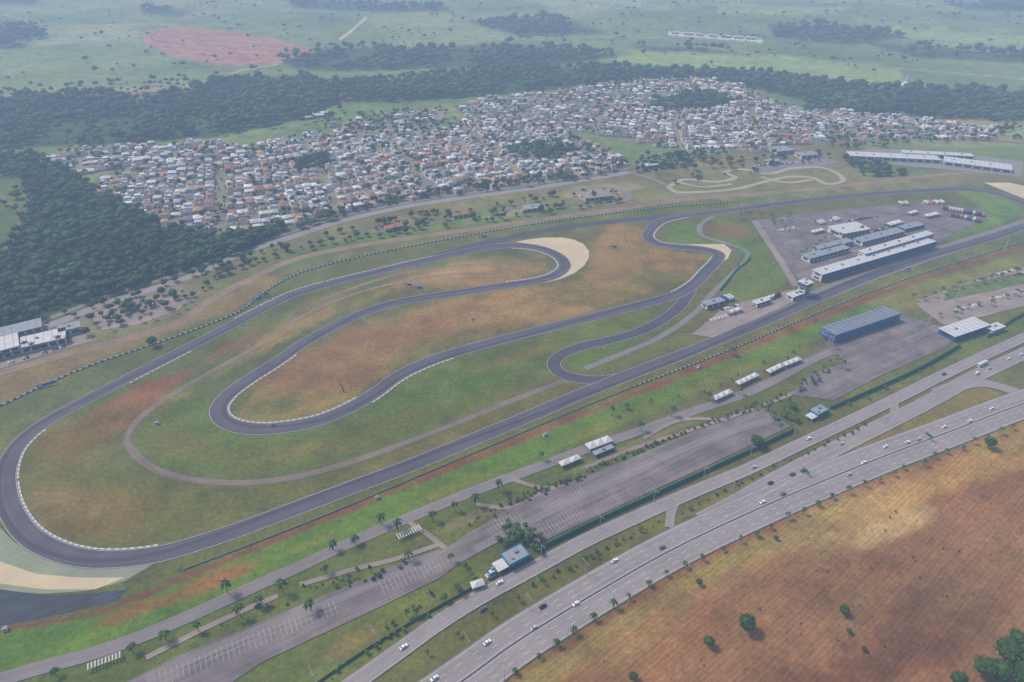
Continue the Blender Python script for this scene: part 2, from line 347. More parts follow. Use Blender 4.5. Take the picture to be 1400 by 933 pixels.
# strip between service road and avenue
paint([(-20,945),(200,875),(480,748),(720,650),(950,566),(1100,500),(1310,460),(1400,430),(1400,460),(1200,540),(1000,630),(900,680),(740,765),(600,845),(470,950)],A(106,118,58),3,4,0.95)
blob(560,840,120,26,A(120,130,58),0.6,0.5); blob(480,880,60,20,BRN,.5,.5); blob(860,612,90,6,A(152,138,106),.6,.42); blob(640,710,60,8,A(152,134,108),.6,.4)
paint([(910,712),(1080,632),(1200,575),(1320,522),(1368,540),(1240,592),(1120,640),(960,704)],A(134,125,70),2,4,.95)
paint([(560,905),(740,800),(905,702),(912,716),(740,812),(600,902)],A(120,118,58),2,3,.9)
# dry field
idx,m=paint([(640,960),(700,926),(760,885),(900,795),(1000,742),(1140,678),(1300,618),(1450,560),(2600,300),(2600,2500),(300,2500)],A(154,112,74),4,3,1); fur[idx]=m
blob(1190,700,95,40,A(196,162,104),0.95,0.3); blob(1330,640,130,26,A(190,152,88),0.9,0.4); blob(1000,860,160,60,A(162,120,78),0.5,0.5); blob(1230,720,60,18,A(208,178,124),.7,.4)
paint([(680,940),(760,893),(900,804),(1000,752),(1140,690),(1150,705),(1000,780),(880,850),(760,930),(720,960)],A(162,148,84),6,12,0.85)
blob(1280,850,160,60,A(132,88,60),0.75,0.4); blob(860,880,70,30,A(174,144,88),0.7,0.5); blob(1380,740,90,60,A(164,120,78),.5); blob(1150,800,90,30,A(140,96,64),.65,.4)
blob(1000,790,80,18,A(176,140,90),.6,.5); blob(1080,740,50,14,A(188,158,98),.6,.5); blob(1380,600,60,20,A(176,152,84),.7,.3); blob(1200,910,120,30,A(124,80,54),.6,.2); blob(1100,880,80,20,A(148,104,68),.5,.4); blob(1340,800,60,20,A(166,122,80),.5,.5)
pline([(1080,840),(1140,800),(1160,770)],3,A(126,84,58),.5,4,4)
col*=np.clip(1+0.28*n1+0.22*n2,0.5,1.6)[:,None]
g=np.clip(n3*1.1+n2*0.35,-0.5,0.5); near=np.clip((v-250)/40,0,1)
col[:,0]*=1+0.20*g*near; col[:,1]*=1-0.02*g*near
nr_,nc_=U.shape; ii=np.arange(nr_*nc_).reshape(nr_,nc_)
Fq=np.stack([ii[1:,:-1].ravel(),ii[1:,1:].ravel(),ii[:-1,1:].ravel(),ii[:-1,:-1].ravel()],1)
Z=hz(x,y)
gm,N,L,b=newmat('ground_cover')
at=N.new('ShaderNodeAttribute'); at.attribute_name='Col'; fa=N.new('ShaderNodeAttribute'); fa.attribute_name='furrow'
geo=N.new('ShaderNodeNewGeometry'); pos=geo.outputs['Position']
a1=noise(N,L,pos,0.035,5,0.65,a=0.80,b=1.2); a2=noise(N,L,pos,0.28,4,0.7,a=0.78,b=1.22); a3=noise(N,L,pos,0.9,2,0.7,a=0.85,b=1.15)
def mul(p,q):
    k=N.new('ShaderNodeMath'); k.operation='MULTIPLY'; L.new(p,k.inputs[0]); L.new(q,k.inputs[1]); return k.outputs[0]
k=mul(mul(a1,a2),a3)
mp=N.new('ShaderNodeMapping'); mp.inputs['Rotation'].default_value=(0,0,math.radians(-38)); L.new(pos,mp.inputs[0])
wv=N.new('ShaderNodeTexWave'); wv.bands_direction='Y'; wv.inputs['Scale'].default_value=0.12; wv.inputs['Distortion'].default_value=2.5; wv.inputs['Detail'].default_value=4; wv.inputs['Detail Scale'].default_value=0.8; L.new(mp.outputs[0],wv.inputs[0])
wr=N.new('ShaderNodeMapRange'); wr.inputs[3].default_value=0.92; wr.inputs[4].default_value=1.06; L.new(wv.outputs[1],wr.inputs[0])
mp2=N.new('ShaderNodeMapping'); mp2.inputs['Scale'].default_value=(0.012,0.35,1); L.new(mp.outputs[0],mp2.inputs[0])
st_=noise(N,L,mp2.outputs[0],1.0,5,0.65,a=0.84,b=1.14)
fu=mul(wr.outputs[0],st_)
fm=N.new('ShaderNodeMix'); fm.data_type='FLOAT'; L.new(fa.outputs['Fac'],fm.inputs[0]); fm.inputs[2].default_value=1; L.new(fu,fm.inputs[3])
k=mul(k,fm.outputs[0])
hue=noise(N,L,pos,0.12,4,0.7,a=0,b=0.5)
c1=mixc(N,L,hue,at.outputs['Color'],(1.16,1.0,0.85),'MULTIPLY')
cc=N.new('ShaderNodeVectorMath'); cc.operation='SCALE'; L.new(c1,cc.inputs[0]); L.new(k,cc.inputs['Scale']); L.new(cc.outputs[0],b.inputs['Base Color'])
b.inputs['Roughness'].default_value=0.95; b.inputs['Specular IOR Level'].default_value=0.08
gnd=trimesh('ground',np.stack([x,y,Z],1),Fq,col,gm)
fat=gnd.data.attributes.new('furrow','FLOAT','POINT'); fat.data.foreach_set('value',fur.astype(np.float32))
# ------------------------------------------------------------------ run-off sheets, roads
sheet('runoff_apron',[(-60,720),(0,722),(20,742),(60,764),(120,775),(215,768),(170,795),(120,808),(60,812),(0,808),(-60,795)],M['paleg'])
sheet('gravel_trap',[(-60,745),(0,768),(50,785),(110,790),(170,790),(130,806),(60,806),(0,798),(-60,785)],M['sand'])
sheet('dark_runoff',[(-60,806),(0,806),(60,814),(120,812),(175,806),(160,822),(100,836),(40,850),(0,856),(-60,860)],M['darkasp'])
sheet('gravel_trap',[(705,331),(725,327),(745,325),(768,325),(785,328),(798,334),(805,343),(805,353),(799,363),(785,374),(768,381),(745,387),(772,368),(776,355),(760,343),(735,335)],M['sand'])
sheet('gravel_trap',[(915,335),(955,334),(990,334),(1000,342),(995,354),(980,362),(988,350),(975,341),(940,338)],M['sand'])
sheet('gravel_trap',[(1345,250),(1380,250),(1440,262),(1440,290),(1410,276),(1375,262)],M['sand'])
ribbon('frontage_dirt_road',[(-60,530),(0,510),(90,485),(180,462),(250,438),(285,412),(310,398),(350,378),(400,356),(470,340),(560,326),(650,313),(740,300),(840,287),(930,274),(1020,266),(1120,258),(1220,246),(1330,236),(1440,238)],11,M['dirt'])
track=[(1432,299),(1400,310),(1340,329),(1270,350),(1200,374),(1110,411),(1060,433),(1000,458),(930,486),(870,509),(800,537),(720,571),(640,604),(560,637),(480,667),(400,697),(330,723),(270,743),(220,757),(170,764),(120,764),(75,753),(40,733),(18,705),(8,675),(8,645),(20,615),(42,592),(75,570),(120,546),(170,520),(215,497),(260,474),(310,448),(350,427),(400,403),(450,388),(520,371),(590,355),(650,342),(700,336),(738,340),(764,351),(772,364),(760,376),(735,384),(690,391),(630,400),(575,408),(530,417),(490,431),(450,450),(410,473),(375,497),(340,519),(312,540),(299,558),(303,573),(322,583),(355,587),(400,583),(440,574),(480,557),(512,538),(545,514),(590,493),(640,477),(700,461),(760,446),(820,431),(875,417),(925,403),(950,388),(965,372),(980,356),(982,347),(962,341),(930,338),(900,334),(886,325),(890,313),(905,302),(935,295),(980,290),(1040,282),(1100,275),(1180,267),(1260,261),(1320,259),(1360,264),(1390,274),(1415,286)]
ribbon('service_track',[(775,520),(700,548),(620,580),(540,611),(460,638),(400,653),(340,660),(270,657),(220,645),(188,624),(174,600),(186,577),(215,553),(262,524),(310,497),(350,475)],5.5,M['thin'])
ribbon('dirt_track',[(350,475),(400,440),(450,415),(520,392),(580,380),(640,374),(675,374),(682,366),(660,360),(610,366),(560,372),(500,388),(440,410)],4,M['dirt'])
ribbon('service_road',[(975,296),(958,308),(960,322),(990,332),(1018,342),(1022,352),(1005,372),(975,400),(948,430),(900,462),(850,484),(800,504)],6,M['road'])
sheet('pit_lane_apron',[(990,462),(1060,428),(1120,393),(1200,364),(1280,338),(1330,322),(1400,300),(1440,288),(1440,300),(1400,314),(1280,354),(1200,382),(1110,418),(1040,448)],M['road'])
_,outer=ribbon('outer_race_track',[(545,366),(600,350),(650,336),(700,325),(760,313),(820,305),(880,299),(950,293)],13,M['track2'])
_,t3=ribbon('race_track_hairpin',[(945,394),(932,416),(908,436),(875,453),(835,465),(795,474),(768,485),(757,497),(764,509),(786,517),(825,520),(865,512)],13,M['track2'])
ribbon_w('track_edge_line',t3,0.3,M['linew'],off=6); ribbon_w('track_edge_line',t3,0.3,M['linew'],off=-6)
_,tp=ribbon('race_track',track,14.5,M['track'])
zl=nz()
ribbon_w('track_edge_line',tp,0.3,M['linew'],z=zl,off=6.7); ribbon_w('track_edge_line',tp,0.3,M['linew'],z=zl+.003,off=-6.7); ZC[0]+=.006
M['groove']=asphalt('rubbered_line',A(88,85,95),.12,.14)
d_,nr_t,s_t=frames(tp)
wob=4.2*np.sin(s_t/85.)[:,None]
ribbon_w('rubbered_racing_line',tp[6:-6]+nr_t[6:-6]*wob[6:-6],3.2,M['groove'])
def near_seg(a,bq,off,w=1.1,name='track_kerb'):
    pa=np.array(G(*a));pb=np.array(G(*bq)); i=int(np.argmin(((tp-pa)**2).sum(1))); j=int(np.argmin(((tp-pb)**2).sum(1)))
    if i>j:i,j=j,i
    if j-i<4: return
    ribbon_w(name,tp[i:j],w,M['kerb'],off=off*.965)
near_seg((215,757),(8,660),-8.2,1.2); near_seg((8,660),(60,580),-8.2,1.2); near_seg((700,336),(690,391),-8.2); near_seg((312,540),(500,545),8.2,1.2)
near_seg((500,545),(620,483),-8.2); near_seg((395,483),(310,542),8.2); near_seg((925,403),(980,350),8.2); near_seg((950,340),(905,302),-8.2); near_seg((905,302),(940,295),-8.2)
near_seg((330,438),(450,388),8.2,.9); near_seg((450,388),(600,352),8.2,.9)
near_seg((170,520),(260,474),-8.2,.9)
# roads north
ribbon('avenue',[(-60,492),(0,469),(80,441),(150,414),(220,392),(280,371),(330,347),(400,324),(470,302),(560,282),(640,270),(730,258),(860,236)],13,M['hwy'])
ribbon('avenue',[(-60,482),(0,458),(80,431),(150,404),(220,383),(280,362),(330,338),(400,317),(470,296),(560,277),(640,265),(730,253),(860,231)],7,M['road'])
ribbon('avenue',[(860,236),(940,222),(1050,208),(1150,196),(1250,190),(1440,198)],11,M['redirt'])
ribbon('street',[(860,236),(900,248),(930,270)],7,M['road']); ribbon('street',[(770,262),(820,256),(852,262),(860,272),(830,280),(780,285)],7,M['road'])
ribbon('street',[(500,318),(600,300),(700,286),(780,278),(850,275)],5,M['thin'])
ribbon('street',[(400,335),(480,322),(560,312),(640,296)],5,M['thin'])
sheet('parking_lot',[(120,432),(160,418),(215,404),(262,408),(245,424),(190,444),(140,452)],M['lotpink'])
sheet('yard',[(-40,478),(0,468),(60,450),(118,452),(128,466),(60,486),(0,505),(-40,515)],M['lotpink'])
sheet('yard',[(1155,208),(1200,204),(1300,208),(1400,222),(1395,242),(1290,232),(1180,222)],M['conc'])
sheet('kart_paddock',[(1010,232),(1050,222),(1120,216),(1150,222),(1100,232),(1040,240)],M['road'])
M['kart']=asphalt('kart_asphalt',A(192,178,160),.08,.1)
ribbon('kart_track',[(915,256),(935,246),(980,249),(1005,243),(992,236),(1015,232),(1050,238),(1085,230),(1125,230),(1145,238),(1152,248),(1130,252),(1112,244),(1082,242),(1050,248),(1010,258),(960,263),(925,263),(914,256)],8,M['kart'])
ribbon('kart_track',[(1040,242),(1075,250),(1110,246)],7,M['kart']); ribbon('kart_track',[(930,250),(960,256),(1000,252)],6,M['kart'])
# paddock
sheet('paddock_apron',[(1028,303),(1100,292),(1200,283),(1270,276),(1345,290),(1352,300),(1305,318),(1285,334),(1125,384),(1095,385),(1078,365),(1060,340),(1040,318)],M['lot'])
ribbon('street',[(1032,303),(1048,328),(1068,358),(1088,392)],8,M['lotpink'])
sheet('yard',[(945,458),(985,425),(1020,412),(1085,396),(1105,404),(1030,438),(975,462)],M['lotpink'])
# south side lots
ribbon('service_road',[(-60,948),(0,930),(60,912),(130,893),(200,868),(270,838),(340,806),(410,775),(480,742),(560,708),(640,675),(720,645),(800,615),(880,588),(950,562),(1010,542),(1060,520),(1110,492),(1150,475)],9,M['road'])
for pl in ([(560,715),(590,735),(620,760)],[(700,655),(745,668),(790,660)],[(650,690),(700,694),(745,672)],[(410,800),(480,780),(540,765),(600,745)],[(800,640),(860,616),(940,590),(1030,560)],[(1040,556),(1080,540),(1120,520)],[(200,900),(300,850),(380,815)],[(880,600),(930,575),(1000,575)]): ribbon('footpath',pl,3.5,M['lotpink'])
LOT1=[(735,744),(700,728),(655,756),(630,770),(600,756),(640,730),(700,694),(780,660),(850,632),(950,590),(1045,558),(1080,584),(1000,622),(900,668)]
LOT2=[(150,945),(250,895),(370,845),(480,800),(560,765),(600,752),(635,766),(600,792),(520,830),(440,868),(360,905),(300,945)]
LOT3=[(1150,498),(1128,470),(1160,455),(1235,430),(1312,456),(1292,476),(1200,516),(1140,548),(1080,540),(1110,512)]
sheet('parking_lot',LOT1,M['lot']); sheet('parking_lot',LOT2,M['lot']); sheet('parking_lot',LOT3,M['lot'])
ribbon('parking_aisle',[(650,752),(740,705),(850,652),(950,608),(1060,572)],6,M['road']); ribbon('parking_aisle',[(200,930),(330,872),(480,812),(600,760)],6,M['road'])
sheet('parking_lot',[(1250,412),(1330,385),(1400,366),(1440,360),(1440,410),(1380,424),(1320,440),(1290,445),(1262,425)],M['lotpink'])
isl=flat('island_grass',A(112,130,64),.9,.3,.1)
sheet('planted_island',[(1295,395),(1400,372),(1440,366),(1440,380),(1330,404),(1290,412)],isl)
# highways
_,pA=ribbon('frontage_road',[(460,952),(540,895),(600,852),(660,815),(720,783),(800,740),(880,703),(950,672),(1020,643),(1090,610),(1160,577),(1230,543),(1300,508),(1360,480),(1440,444)],10,M['hwy'])
_,pC=ribbon('highway_ramp',[(960,712),(1010,686),(1060,657),(1120,625),(1190,590),(1260,555),(1330,517),(1400,484),(1440,466)],13,M['hwy'])
_,pD=ribbon('highway_link',[(1280,538),(1340,524),(1400,540),(1450,558)],12,M['hwy'])
_,pL=ribbon('highway_link',[(915,722),(918,700),(925,684)],6,M['hwy'])
_,pL2=ribbon('highway_link',[(1205,585),(1222,565),(1222,545)],6,M['hwy'])
_,pB=ribbon('highway',[(560,982),(640,926),(700,882),(760,844),(830,802),(900,762),(980,722),(1060,686),(1140,652),(1220,620),(1300,590),(1370,563),(1450,535)],27,M['hwy'])
print('ZC',ZC[0])
ZM=ZC[0]+.012
def dashes(path,off,w,dash,gap,mb,z):
    d,nr,s=frames(path); t=0; L_=s[-1]
    while t<L_-dash:
        q=[]
        for tt,sg in ((t,-1),(t+dash,-1),(t+dash,1),(t,1)):
            px=np.interp(tt,s,path[:,0]);py=np.interp(tt,s,path[:,1]);nx=np.interp(tt,s,nr[:,0]);ny=np.interp(tt,s,nr[:,1])
            q.append((px+nx*(off+sg*w/2),py+ny*(off+sg*w/2),z))
        mb.poly(q,M['linew']); t+=dash+gap
mb=MB()
for o in (-8.6,-4.9,4.9,8.6): dashes(pB,o,0.32,4,7,mb,ZM)
for o in (-12.6,-1.1,1.1,12.6): dashes(pB,o,0.32,20,0.001,mb,ZM)
for o in (-4.5,4.5): dashes(pA,o,0.25,20,0.001,mb,ZM)
dashes(pA,0,0.25,4,7,mb,ZM+.004); dashes(pC,0,0.25,4,7,mb,ZM+.004)
for o in (-5.9,5.9): dashes(pC,o,0.25,20,0.001,mb,ZM+.008)
mb.obj('road_markings')
wallribbon('highway_median_barrier',pB,0.8,0.5,M['conc'],0.2,px=False)
for pth,o in ((pA,5.2),(pA,-5.2),(pC,6.7),(pB,13.7),(pB,-13.7)):
    d,nr,s=frames(pth); wallribbon('kerbstone',pth+nr*o,0.14,0.3,M['conc'],ZM-.1,px=False)
def bays(poly,name,rowgap=17.0,ang=None,bl=5.0,bw=2.6,z=ZM):
    w=np.array(P(poly)); c=w.mean(0); ang=math.atan2(*( (np.array(G(1045,558))-np.array(G(700,694)))[::-1])) if ang is None else ang
    e=np.array([math.cos(ang),math.sin(ang)]); f=np.array([-e[1],e[0]]); rel=w-c; R=np.abs(rel).max()*1.5
    mb=MB(); 
    r=-R
    while r<R:
        ts=np.arange(-R,R,bw); q=c+e*ts[:,None]+f*r
        ok=pip(q[:,0],q[:,1],w)&pip((q+f*bl)[:,0],(q+f*bl)[:,1],w)&pip((q-f*bl)[:,0],(q-f*bl)[:,1],w)
        ok&=fbm(q[:,0]/40,q[:,1]/40,3)>-0.3
        for k in np.where(ok)[0]:
            a=q[k]; pts=[a-e*.13-f*bl,a+e*.13-f*bl,a+e*.13+f*bl,a-e*.13+f*bl]; mb.poly([(p_[0],p_[1],z) for p_ in pts],M['liney'])
            a2=q[k]; pts=[a2-f*.11,a2+e*bw-f*.11,a2+e*bw+f*.11,a2+f*.11]; mb.poly([(p_[0],p_[1],z+.004) for p_ in pts],M['liney'])
        r+=rowgap
    if mb.v: mb.obj(name)
bays(LOT1,'parking_bay_markings'); bays(LOT2,'parking_bay_markings',bw=2.8)
bays(LOT3,'parking_bay_markings',16,bw=3)
# barriers & fences
wallribbon('tyre_barrier',[(-40,572),(0,556),(60,528),(120,502),(200,475),(270,450),(330,425),(365,398),(410,374),(500,350),(600,330),(700,312),(800,297),(900,285),(1010,276)],1.1,0.7,M['barr'])
wallribbon('pit_wall',[(870,528),(1000,478),(1110,432),(1200,396),(1300,362),(1440,318)],1.0,0.5,M['barr'])
wallribbon('concrete_wall',[(250,780),(420,715),(600,640),(800,556),(870,528)],1.0,0.35,M['conc'])
wallribbon('green_fence',[(735,754),(800,722),(900,676),(1000,630),(1085,590)],3.4,0.5,M['greenf'],step=12)
wallribbon('green_fence',[(1135,560),(1200,532),(1260,504),(1312,474)],3.4,0.6,M['greenf'],step=12)
wallribbon('green_fence',[(1350,462),(1400,430),(1440,415)],3.0,0.5,M['greenf'],step=12)
wallribbon('green_fence',[(420,945),(500,890),(580,842),(655,800)],1.8,0.15,M['greenf'],step=12)
wallribbon('green_fence',[(984,398),(1005,372),(1024,352),(1010,340)],2.5,0.5,flat('bright_green',A(60,165,120)),step=5)
# ------------------------------------------------------------------ templates
def ico(sub):
    bm=bmesh.new(); bmesh.ops.create_icosphere(bm,subdivisions=sub,radius=1); V=np.array([v_.co[:] for v_ in bm.verts]); Fc=np.array([[q.index for q in f.verts] for f in bm.faces]); bm.free(); return V,Fc
def crown(r,sub,nleaf,ls,trunk=True,lobes=4):
    V0,F0=ico(sub); Vs=[];Fs=[];Cs=[];o=0
    lob=[(np.array([0,0,0.]),1.0)]+[(np.array([math.cos(a)*.45,math.sin(a)*.45,r.uniform(-.15,.3)]),r.uniform(.5,.7)) for a in [2*math.pi*(i+r.rand())/max(lobes,1) for i in range(lobes)]]
    if lobes: lob=lob[1:]+[(np.array([0,0,.1]),.7)]
    for c,s in lob:
        V=V0*(s*(0.8+0.4*r.rand(len(V0),1)))*np.array([1,1,.75])+c; V[:,2]+=1.0
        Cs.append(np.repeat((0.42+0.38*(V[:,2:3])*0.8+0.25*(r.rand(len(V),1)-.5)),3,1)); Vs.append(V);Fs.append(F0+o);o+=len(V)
    if nleaf:
        d=r.randn(nleaf,3); d/=np.linalg.norm(d,axis=1,keepdims=True); ce=np.array([lob[i][0] for i in r.randint(len(lob),size=nleaf)]); 
        rad=np.array([r.uniform(.6,.85)]*nleaf)[:,None]*(.8+.4*r.rand(nleaf,1)); c=ce+d*rad*np.array([1,1,.75]); c[:,2]=np.maximum(c[:,2],-.6)+1.0
        t=r.randn(nleaf,3,3)*ls; V=(c[:,None,:]+t).reshape(-1,3)
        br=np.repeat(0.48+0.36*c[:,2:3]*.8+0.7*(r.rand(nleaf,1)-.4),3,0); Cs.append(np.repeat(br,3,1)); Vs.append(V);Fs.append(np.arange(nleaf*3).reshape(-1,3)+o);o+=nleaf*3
    if trunk:
        V=[];
        for zz,rr in ((-0.35,.1),(1.0,.05)):
            for k_ in range(4): V.append((math.cos(k_*1.571)*rr,math.sin(k_*1.571)*rr,zz))
        Fx=[]
        for k_ in range(4): Fx+= [(k_,(k_+1)%4,4+(k_+1)%4),(k_,4+(k_+1)%4,4+k_)]
        Vs.append(np.array(V));Fs.append(np.array(Fx)+o);Cs.append(np.full((8,3),.6));o+=8
    V=np.concatenate(Vs); V[:,2]+=0.35
    return V,np.concatenate(Fs),np.clip(np.concatenate(Cs),.18,1.6)
def batch(name,temps,pos,scale,tint,mat,zs=None):
    Vs=[];Fs=[];Cs=[];o=0; ti=rs.randint(len(temps),size=len(pos)); rot=rs.rand(len(pos))*6.283
    for t,(V,Fc,C) in enumerate(temps):
        I=np.where(ti==t)[0]
        if not len(I): continue
        c=np.cos(rot[I])[:,None];s=np.sin(rot[I])[:,None]; sx=scale[I][:,None]
        zk=sx*(0.8+0.45*rs.rand(len(I),1))
        XX=(V[None,:,0]*c-V[None,:,1]*s)*sx+pos[I,0][:,None]; YY=(V[None,:,0]*s+V[None,:,1]*c)*sx+pos[I,1][:,None]; ZZ=V[None,:,2]*zk+hz(pos[I,0],pos[I,1])[:,None]
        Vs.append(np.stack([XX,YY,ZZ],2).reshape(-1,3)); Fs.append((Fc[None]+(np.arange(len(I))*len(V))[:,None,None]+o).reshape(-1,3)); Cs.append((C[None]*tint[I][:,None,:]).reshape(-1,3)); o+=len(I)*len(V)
    return trimesh(name,np.concatenate(Vs),np.concatenate(Fs),np.concatenate(Cs),mat)
r2=np.random.RandomState(3)
far_t=[crown(r2,1,26,.16,False,3) for _ in range(6)]
mid_t=[crown(r2,1,60,.14,True,4) for _ in range(6)]
def tints(n,base=A(66,94,44),var=.38):
    t=np.array(base)[None]*(1+var*(rs.rand(n,1)*2-1)); t=t*(1+.14*(rs.rand(n,3)*2-1)); return t
tot=0; wc_=np.array(P(CLEAR))
for k_,(pl,dn,rad) in enumerate(FORESTS):
    p=scatter(pl,dn,5200)
    if not len(p): continue
    if k_==0:
        keep=~pip(p[:,0],p[:,1],wc_)|(rs.rand(len(p))<.08); keep&=fbm(p[:,0]/60,p[:,1]/60,33)>-.5; p=p[keep]
    elif k_ in (1,2,3):
        p=p[(fbm(p[:,0]/130,p[:,1]/130,35)>(-.18 if k_!=2 else -.35))]
    elif k_<13: p=p[fbm(p[:,0]/150,p[:,1]/150,36)>-.1]
    tot+=len(p)
    tt=tints(len(p),A(72,100,48),.42); tt*=(1+.7*fbm(p[:,0]/90,p[:,1]/90,8))[:,None]
    sz=rad*(.5+.75*rs.rand(len(p))**1.5)
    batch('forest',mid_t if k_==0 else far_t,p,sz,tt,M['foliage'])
print('forest trees',tot)
p=scatter([(-300,-10),(1700,-10),(1700,110),(1100,100),(400,100),(-300,130)],1/6500.,2600); p=p[(fbm(p[:,0]/150,p[:,1]/150,15)>-.12)]
batch('pasture_trees',far_t,p,2.6+4.4*rs.rand(len(p)),tints(len(p)),M['foliage'])
p=scatter([(-100,128),(300,104),(470,112),(470,160),(300,192),(60,204),(-100,212)],1/900.,900); batch('pasture_trees',far_t,p,3+4*rs.rand(len(p)),tints(len(p)),M['foliage'])
tp_=np.concatenate([scatter(q,1/300.) for q in TOWN]+[scatter([(420,160),(560,150),(640,165),(600,190),(520,188),(430,184)],1/300.)])
batch('town_trees',mid_t,tp_,1.8+2.3*rs.rand(len(tp_)),tints(len(tp_)),M['foliage'])
def alongpx(pts,spacing,jit=2.0,step=None):
    p=catmull(P(pts),2.0); d,nr,s=frames(p); t=np.arange(0,s[-1],spacing)
    q=np.stack([np.interp(t,s,p[:,0]),np.interp(t,s,p[:,1])],1)+rs.randn(len(t),2)*jit
    return q
cor=np.concatenate([alongpx([(0,447),(150,397),(280,355),(400,312),(560,272),(860,226)],9,4),alongpx([(40,452),(160,412),(290,370),(330,355),(400,333)],14,5),
 alongpx([(130,440),(270,400),(300,380),(400,345),(560,318)],10,4),scatter([(420,330),(560,295),(840,255),(850,280),(700,300),(560,318)],1/300.),
 scatter([(260,372),(330,352),(400,335),(380,352),(300,385)],1/160.),scatter([(130,410),(260,400),(245,430),(140,452)],1/260.),alongpx([(0,490),(120,460)],9,3),scatter([(860,232),(1000,214),(1160,208),(1150,222),(900,255)],1/500.),scatter([(870,215),(1000,206),(1000,222),(870,236)],1/120.),
 scatter([(1100,195),(1400,172),(1400,192),(1150,205)],1/300.),scatter([(400,300),(600,272),(850,238),(850,228),(600,262),(420,290)],1/180.)])
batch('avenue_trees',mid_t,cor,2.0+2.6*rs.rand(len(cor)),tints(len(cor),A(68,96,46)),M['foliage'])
sh=np.concatenate([scatter([(410,800),(480,778),(560,765),(540,790),(430,812)],1/25.),scatter([(300,850),(420,800),(440,808),(340,850),(240,890)],1/60.),alongpx([(700,690),(850,626),(950,586),(1040,552)],3,1.2),alongpx([(640,715),(730,672),(800,655)],3.5,1.5),
 alongpx([(730,800),(905,712)],6,1),alongpx([(930,700),(1060,640),(1190,580)],8,1),scatter([(1000,568),(1080,530),(1130,500),(1140,510),(1060,560)],1/50.),scatter([(740,700),(720,690),(640,720),(700,700)],1/40.),
 alongpx([(450,925),(600,835)],5,2),scatter([(620,775),(655,790),(560,850),(500,880)],1/120.),alongpx([(900,550),(1040,505),(1150,450)],12,3)])
batch('verge_shrubs',mid_t,sh,.6+.9*rs.rand(len(sh)),tints(len(sh),A(84,112,46)),M['foliage'])
fw=scatter([(760,930),(900,830),(1140,720),(1400,640),(1400,933)],1/500.)
batch('field_weeds',far_t,fw,.3+.6*rs.rand(len(fw)),tints(len(fw),A(128,120,62)),M['foliage'])
# ------------------------------------------------------------------ town houses
def houseT(style,r):
    V=[];Fc=[]; kinds=[]
    def bx(x0,y0,z0,sx,sy,sz,kw,kr):
        c=[(x0+a*sx/2,y0+b_*sy/2,z) for z in (z0,z0+sz) for a,b_ in ((-1,-1),(1,-1),(1,1),(-1,1))]
        for f,kk in (((4,5,6,7),kr),((0,1,5,4),kw),((1,2,6,5),kw),((2,3,7,6),kw),((3,0,4,7),kw)):
            q=len(V)
            for i_ in f: V.append(c[i_]); kinds.append(kk)
            Fc.append((q,q+1,q+2));Fc.append((q,q+2,q+3))
    def hip(x0,y0,z0,sx,sy,h):
        e=.6; c=[(x0-sx/2-e,y0-sy/2-e,z0),(x0+sx/2+e,y0-sy/2-e,z0),(x0+sx/2+e,y0+sy/2+e,z0),(x0-sx/2-e,y0+sy/2+e,z0)]
        rl=max(sx-sy,1)/2; t=[(x0-rl,y0,z0+h),(x0+rl,y0,z0+h)]
        for tri in ((c[0],c[1],t[1]),(c[0],t[1],t[0]),(c[1],c[2],t[1]),(c[2],c[3],t[0]),(c[2],t[0],t[1]),(c[3],c[0],t[0])):
            q=len(V)
            for p_ in tri: V.append(p_); kinds.append(1)
            Fc.append((q,q+1,q+2))
    def win(x0,y0,z0,w,h,nx,ny):
        if nx: pts=[(x0,y0-w/2,z0),(x0,y0+w/2,z0),(x0,y0+w/2,z0+h),(x0,y0-w/2,z0+h)]
        else: pts=[(x0-w/2,y0,z0),(x0+w/2,y0,z0),(x0+w/2,y0,z0+h),(x0-w/2,y0,z0+h)]
        q=len(V)
        for p_ in pts: V.append(p_); kinds.append(2)
        Fc.append((q,q+1,q+2));Fc.append((q,q+2,q+3))
    w=r.uniform(8,12);d=r.uniform(8,13)
    if style==0:
        bx(0,0,0,w,d,3.6,0,1); bx(r.uniform(-1.5,1.5),r.uniform(-2,2),3.6,w*.7,d*.6,3,0,1); bx(w*.2,d*.1,6.6,1.8,1.8,1.2,0,1)
        for sx in (-1,1): win(sx*(w/2+.04),-2,1,2.2,1.5,1,0); win(sx*2.2,-d/2-.04,.9,1.8,1.7,0,1)
    elif style==1:
        bx(0,0,0,w,d,3.2,0,0); hip(0,0,3.2,w,d,2.3); bx(w*.4,-d*.4,0,4,5,2.8,0,1)
        for sx in (-1,1): win(sx*2.2,-d/2-.04,.9,1.8,1.5,0,1); win(sx*(w/2+.04),1,1,1.6,1.3,1,0)
    else:
        bx(0,0,0,w,d*.9,6,0,0); hip(0,0,6,w,d*.9,2.0); bx(0,-d*.55,0,w*.8,4,2.8,0,1)
        for sx in (-1,1): win(sx*2.2,-d*.45-.04,3.9,1.8,1.4,0,1); win(sx*(w/2+.04),1,3.9,1.6,1.3,1,0)
    for xx,yy,sx,sy in ((-6.4,0,.25,18),(0,9,12.5,.25)): bx(xx,yy,0,sx,sy,2.2,0,0)
    if r.rand()<.35: bx(3,7.2,0,3,2.6,.15,3,3)
    return np.array(V),np.array(Fc),np.array(kinds)
ht=[houseT(s_,r2) for s_ in (0,0,0,0,0,0,1,1,1,2,2)]
HV=[];HF=[];HC=[];ho=0;nh=0
FW=[np.array(P(FORESTS[fk][0])) for fk in (13,14,15,16,17)]
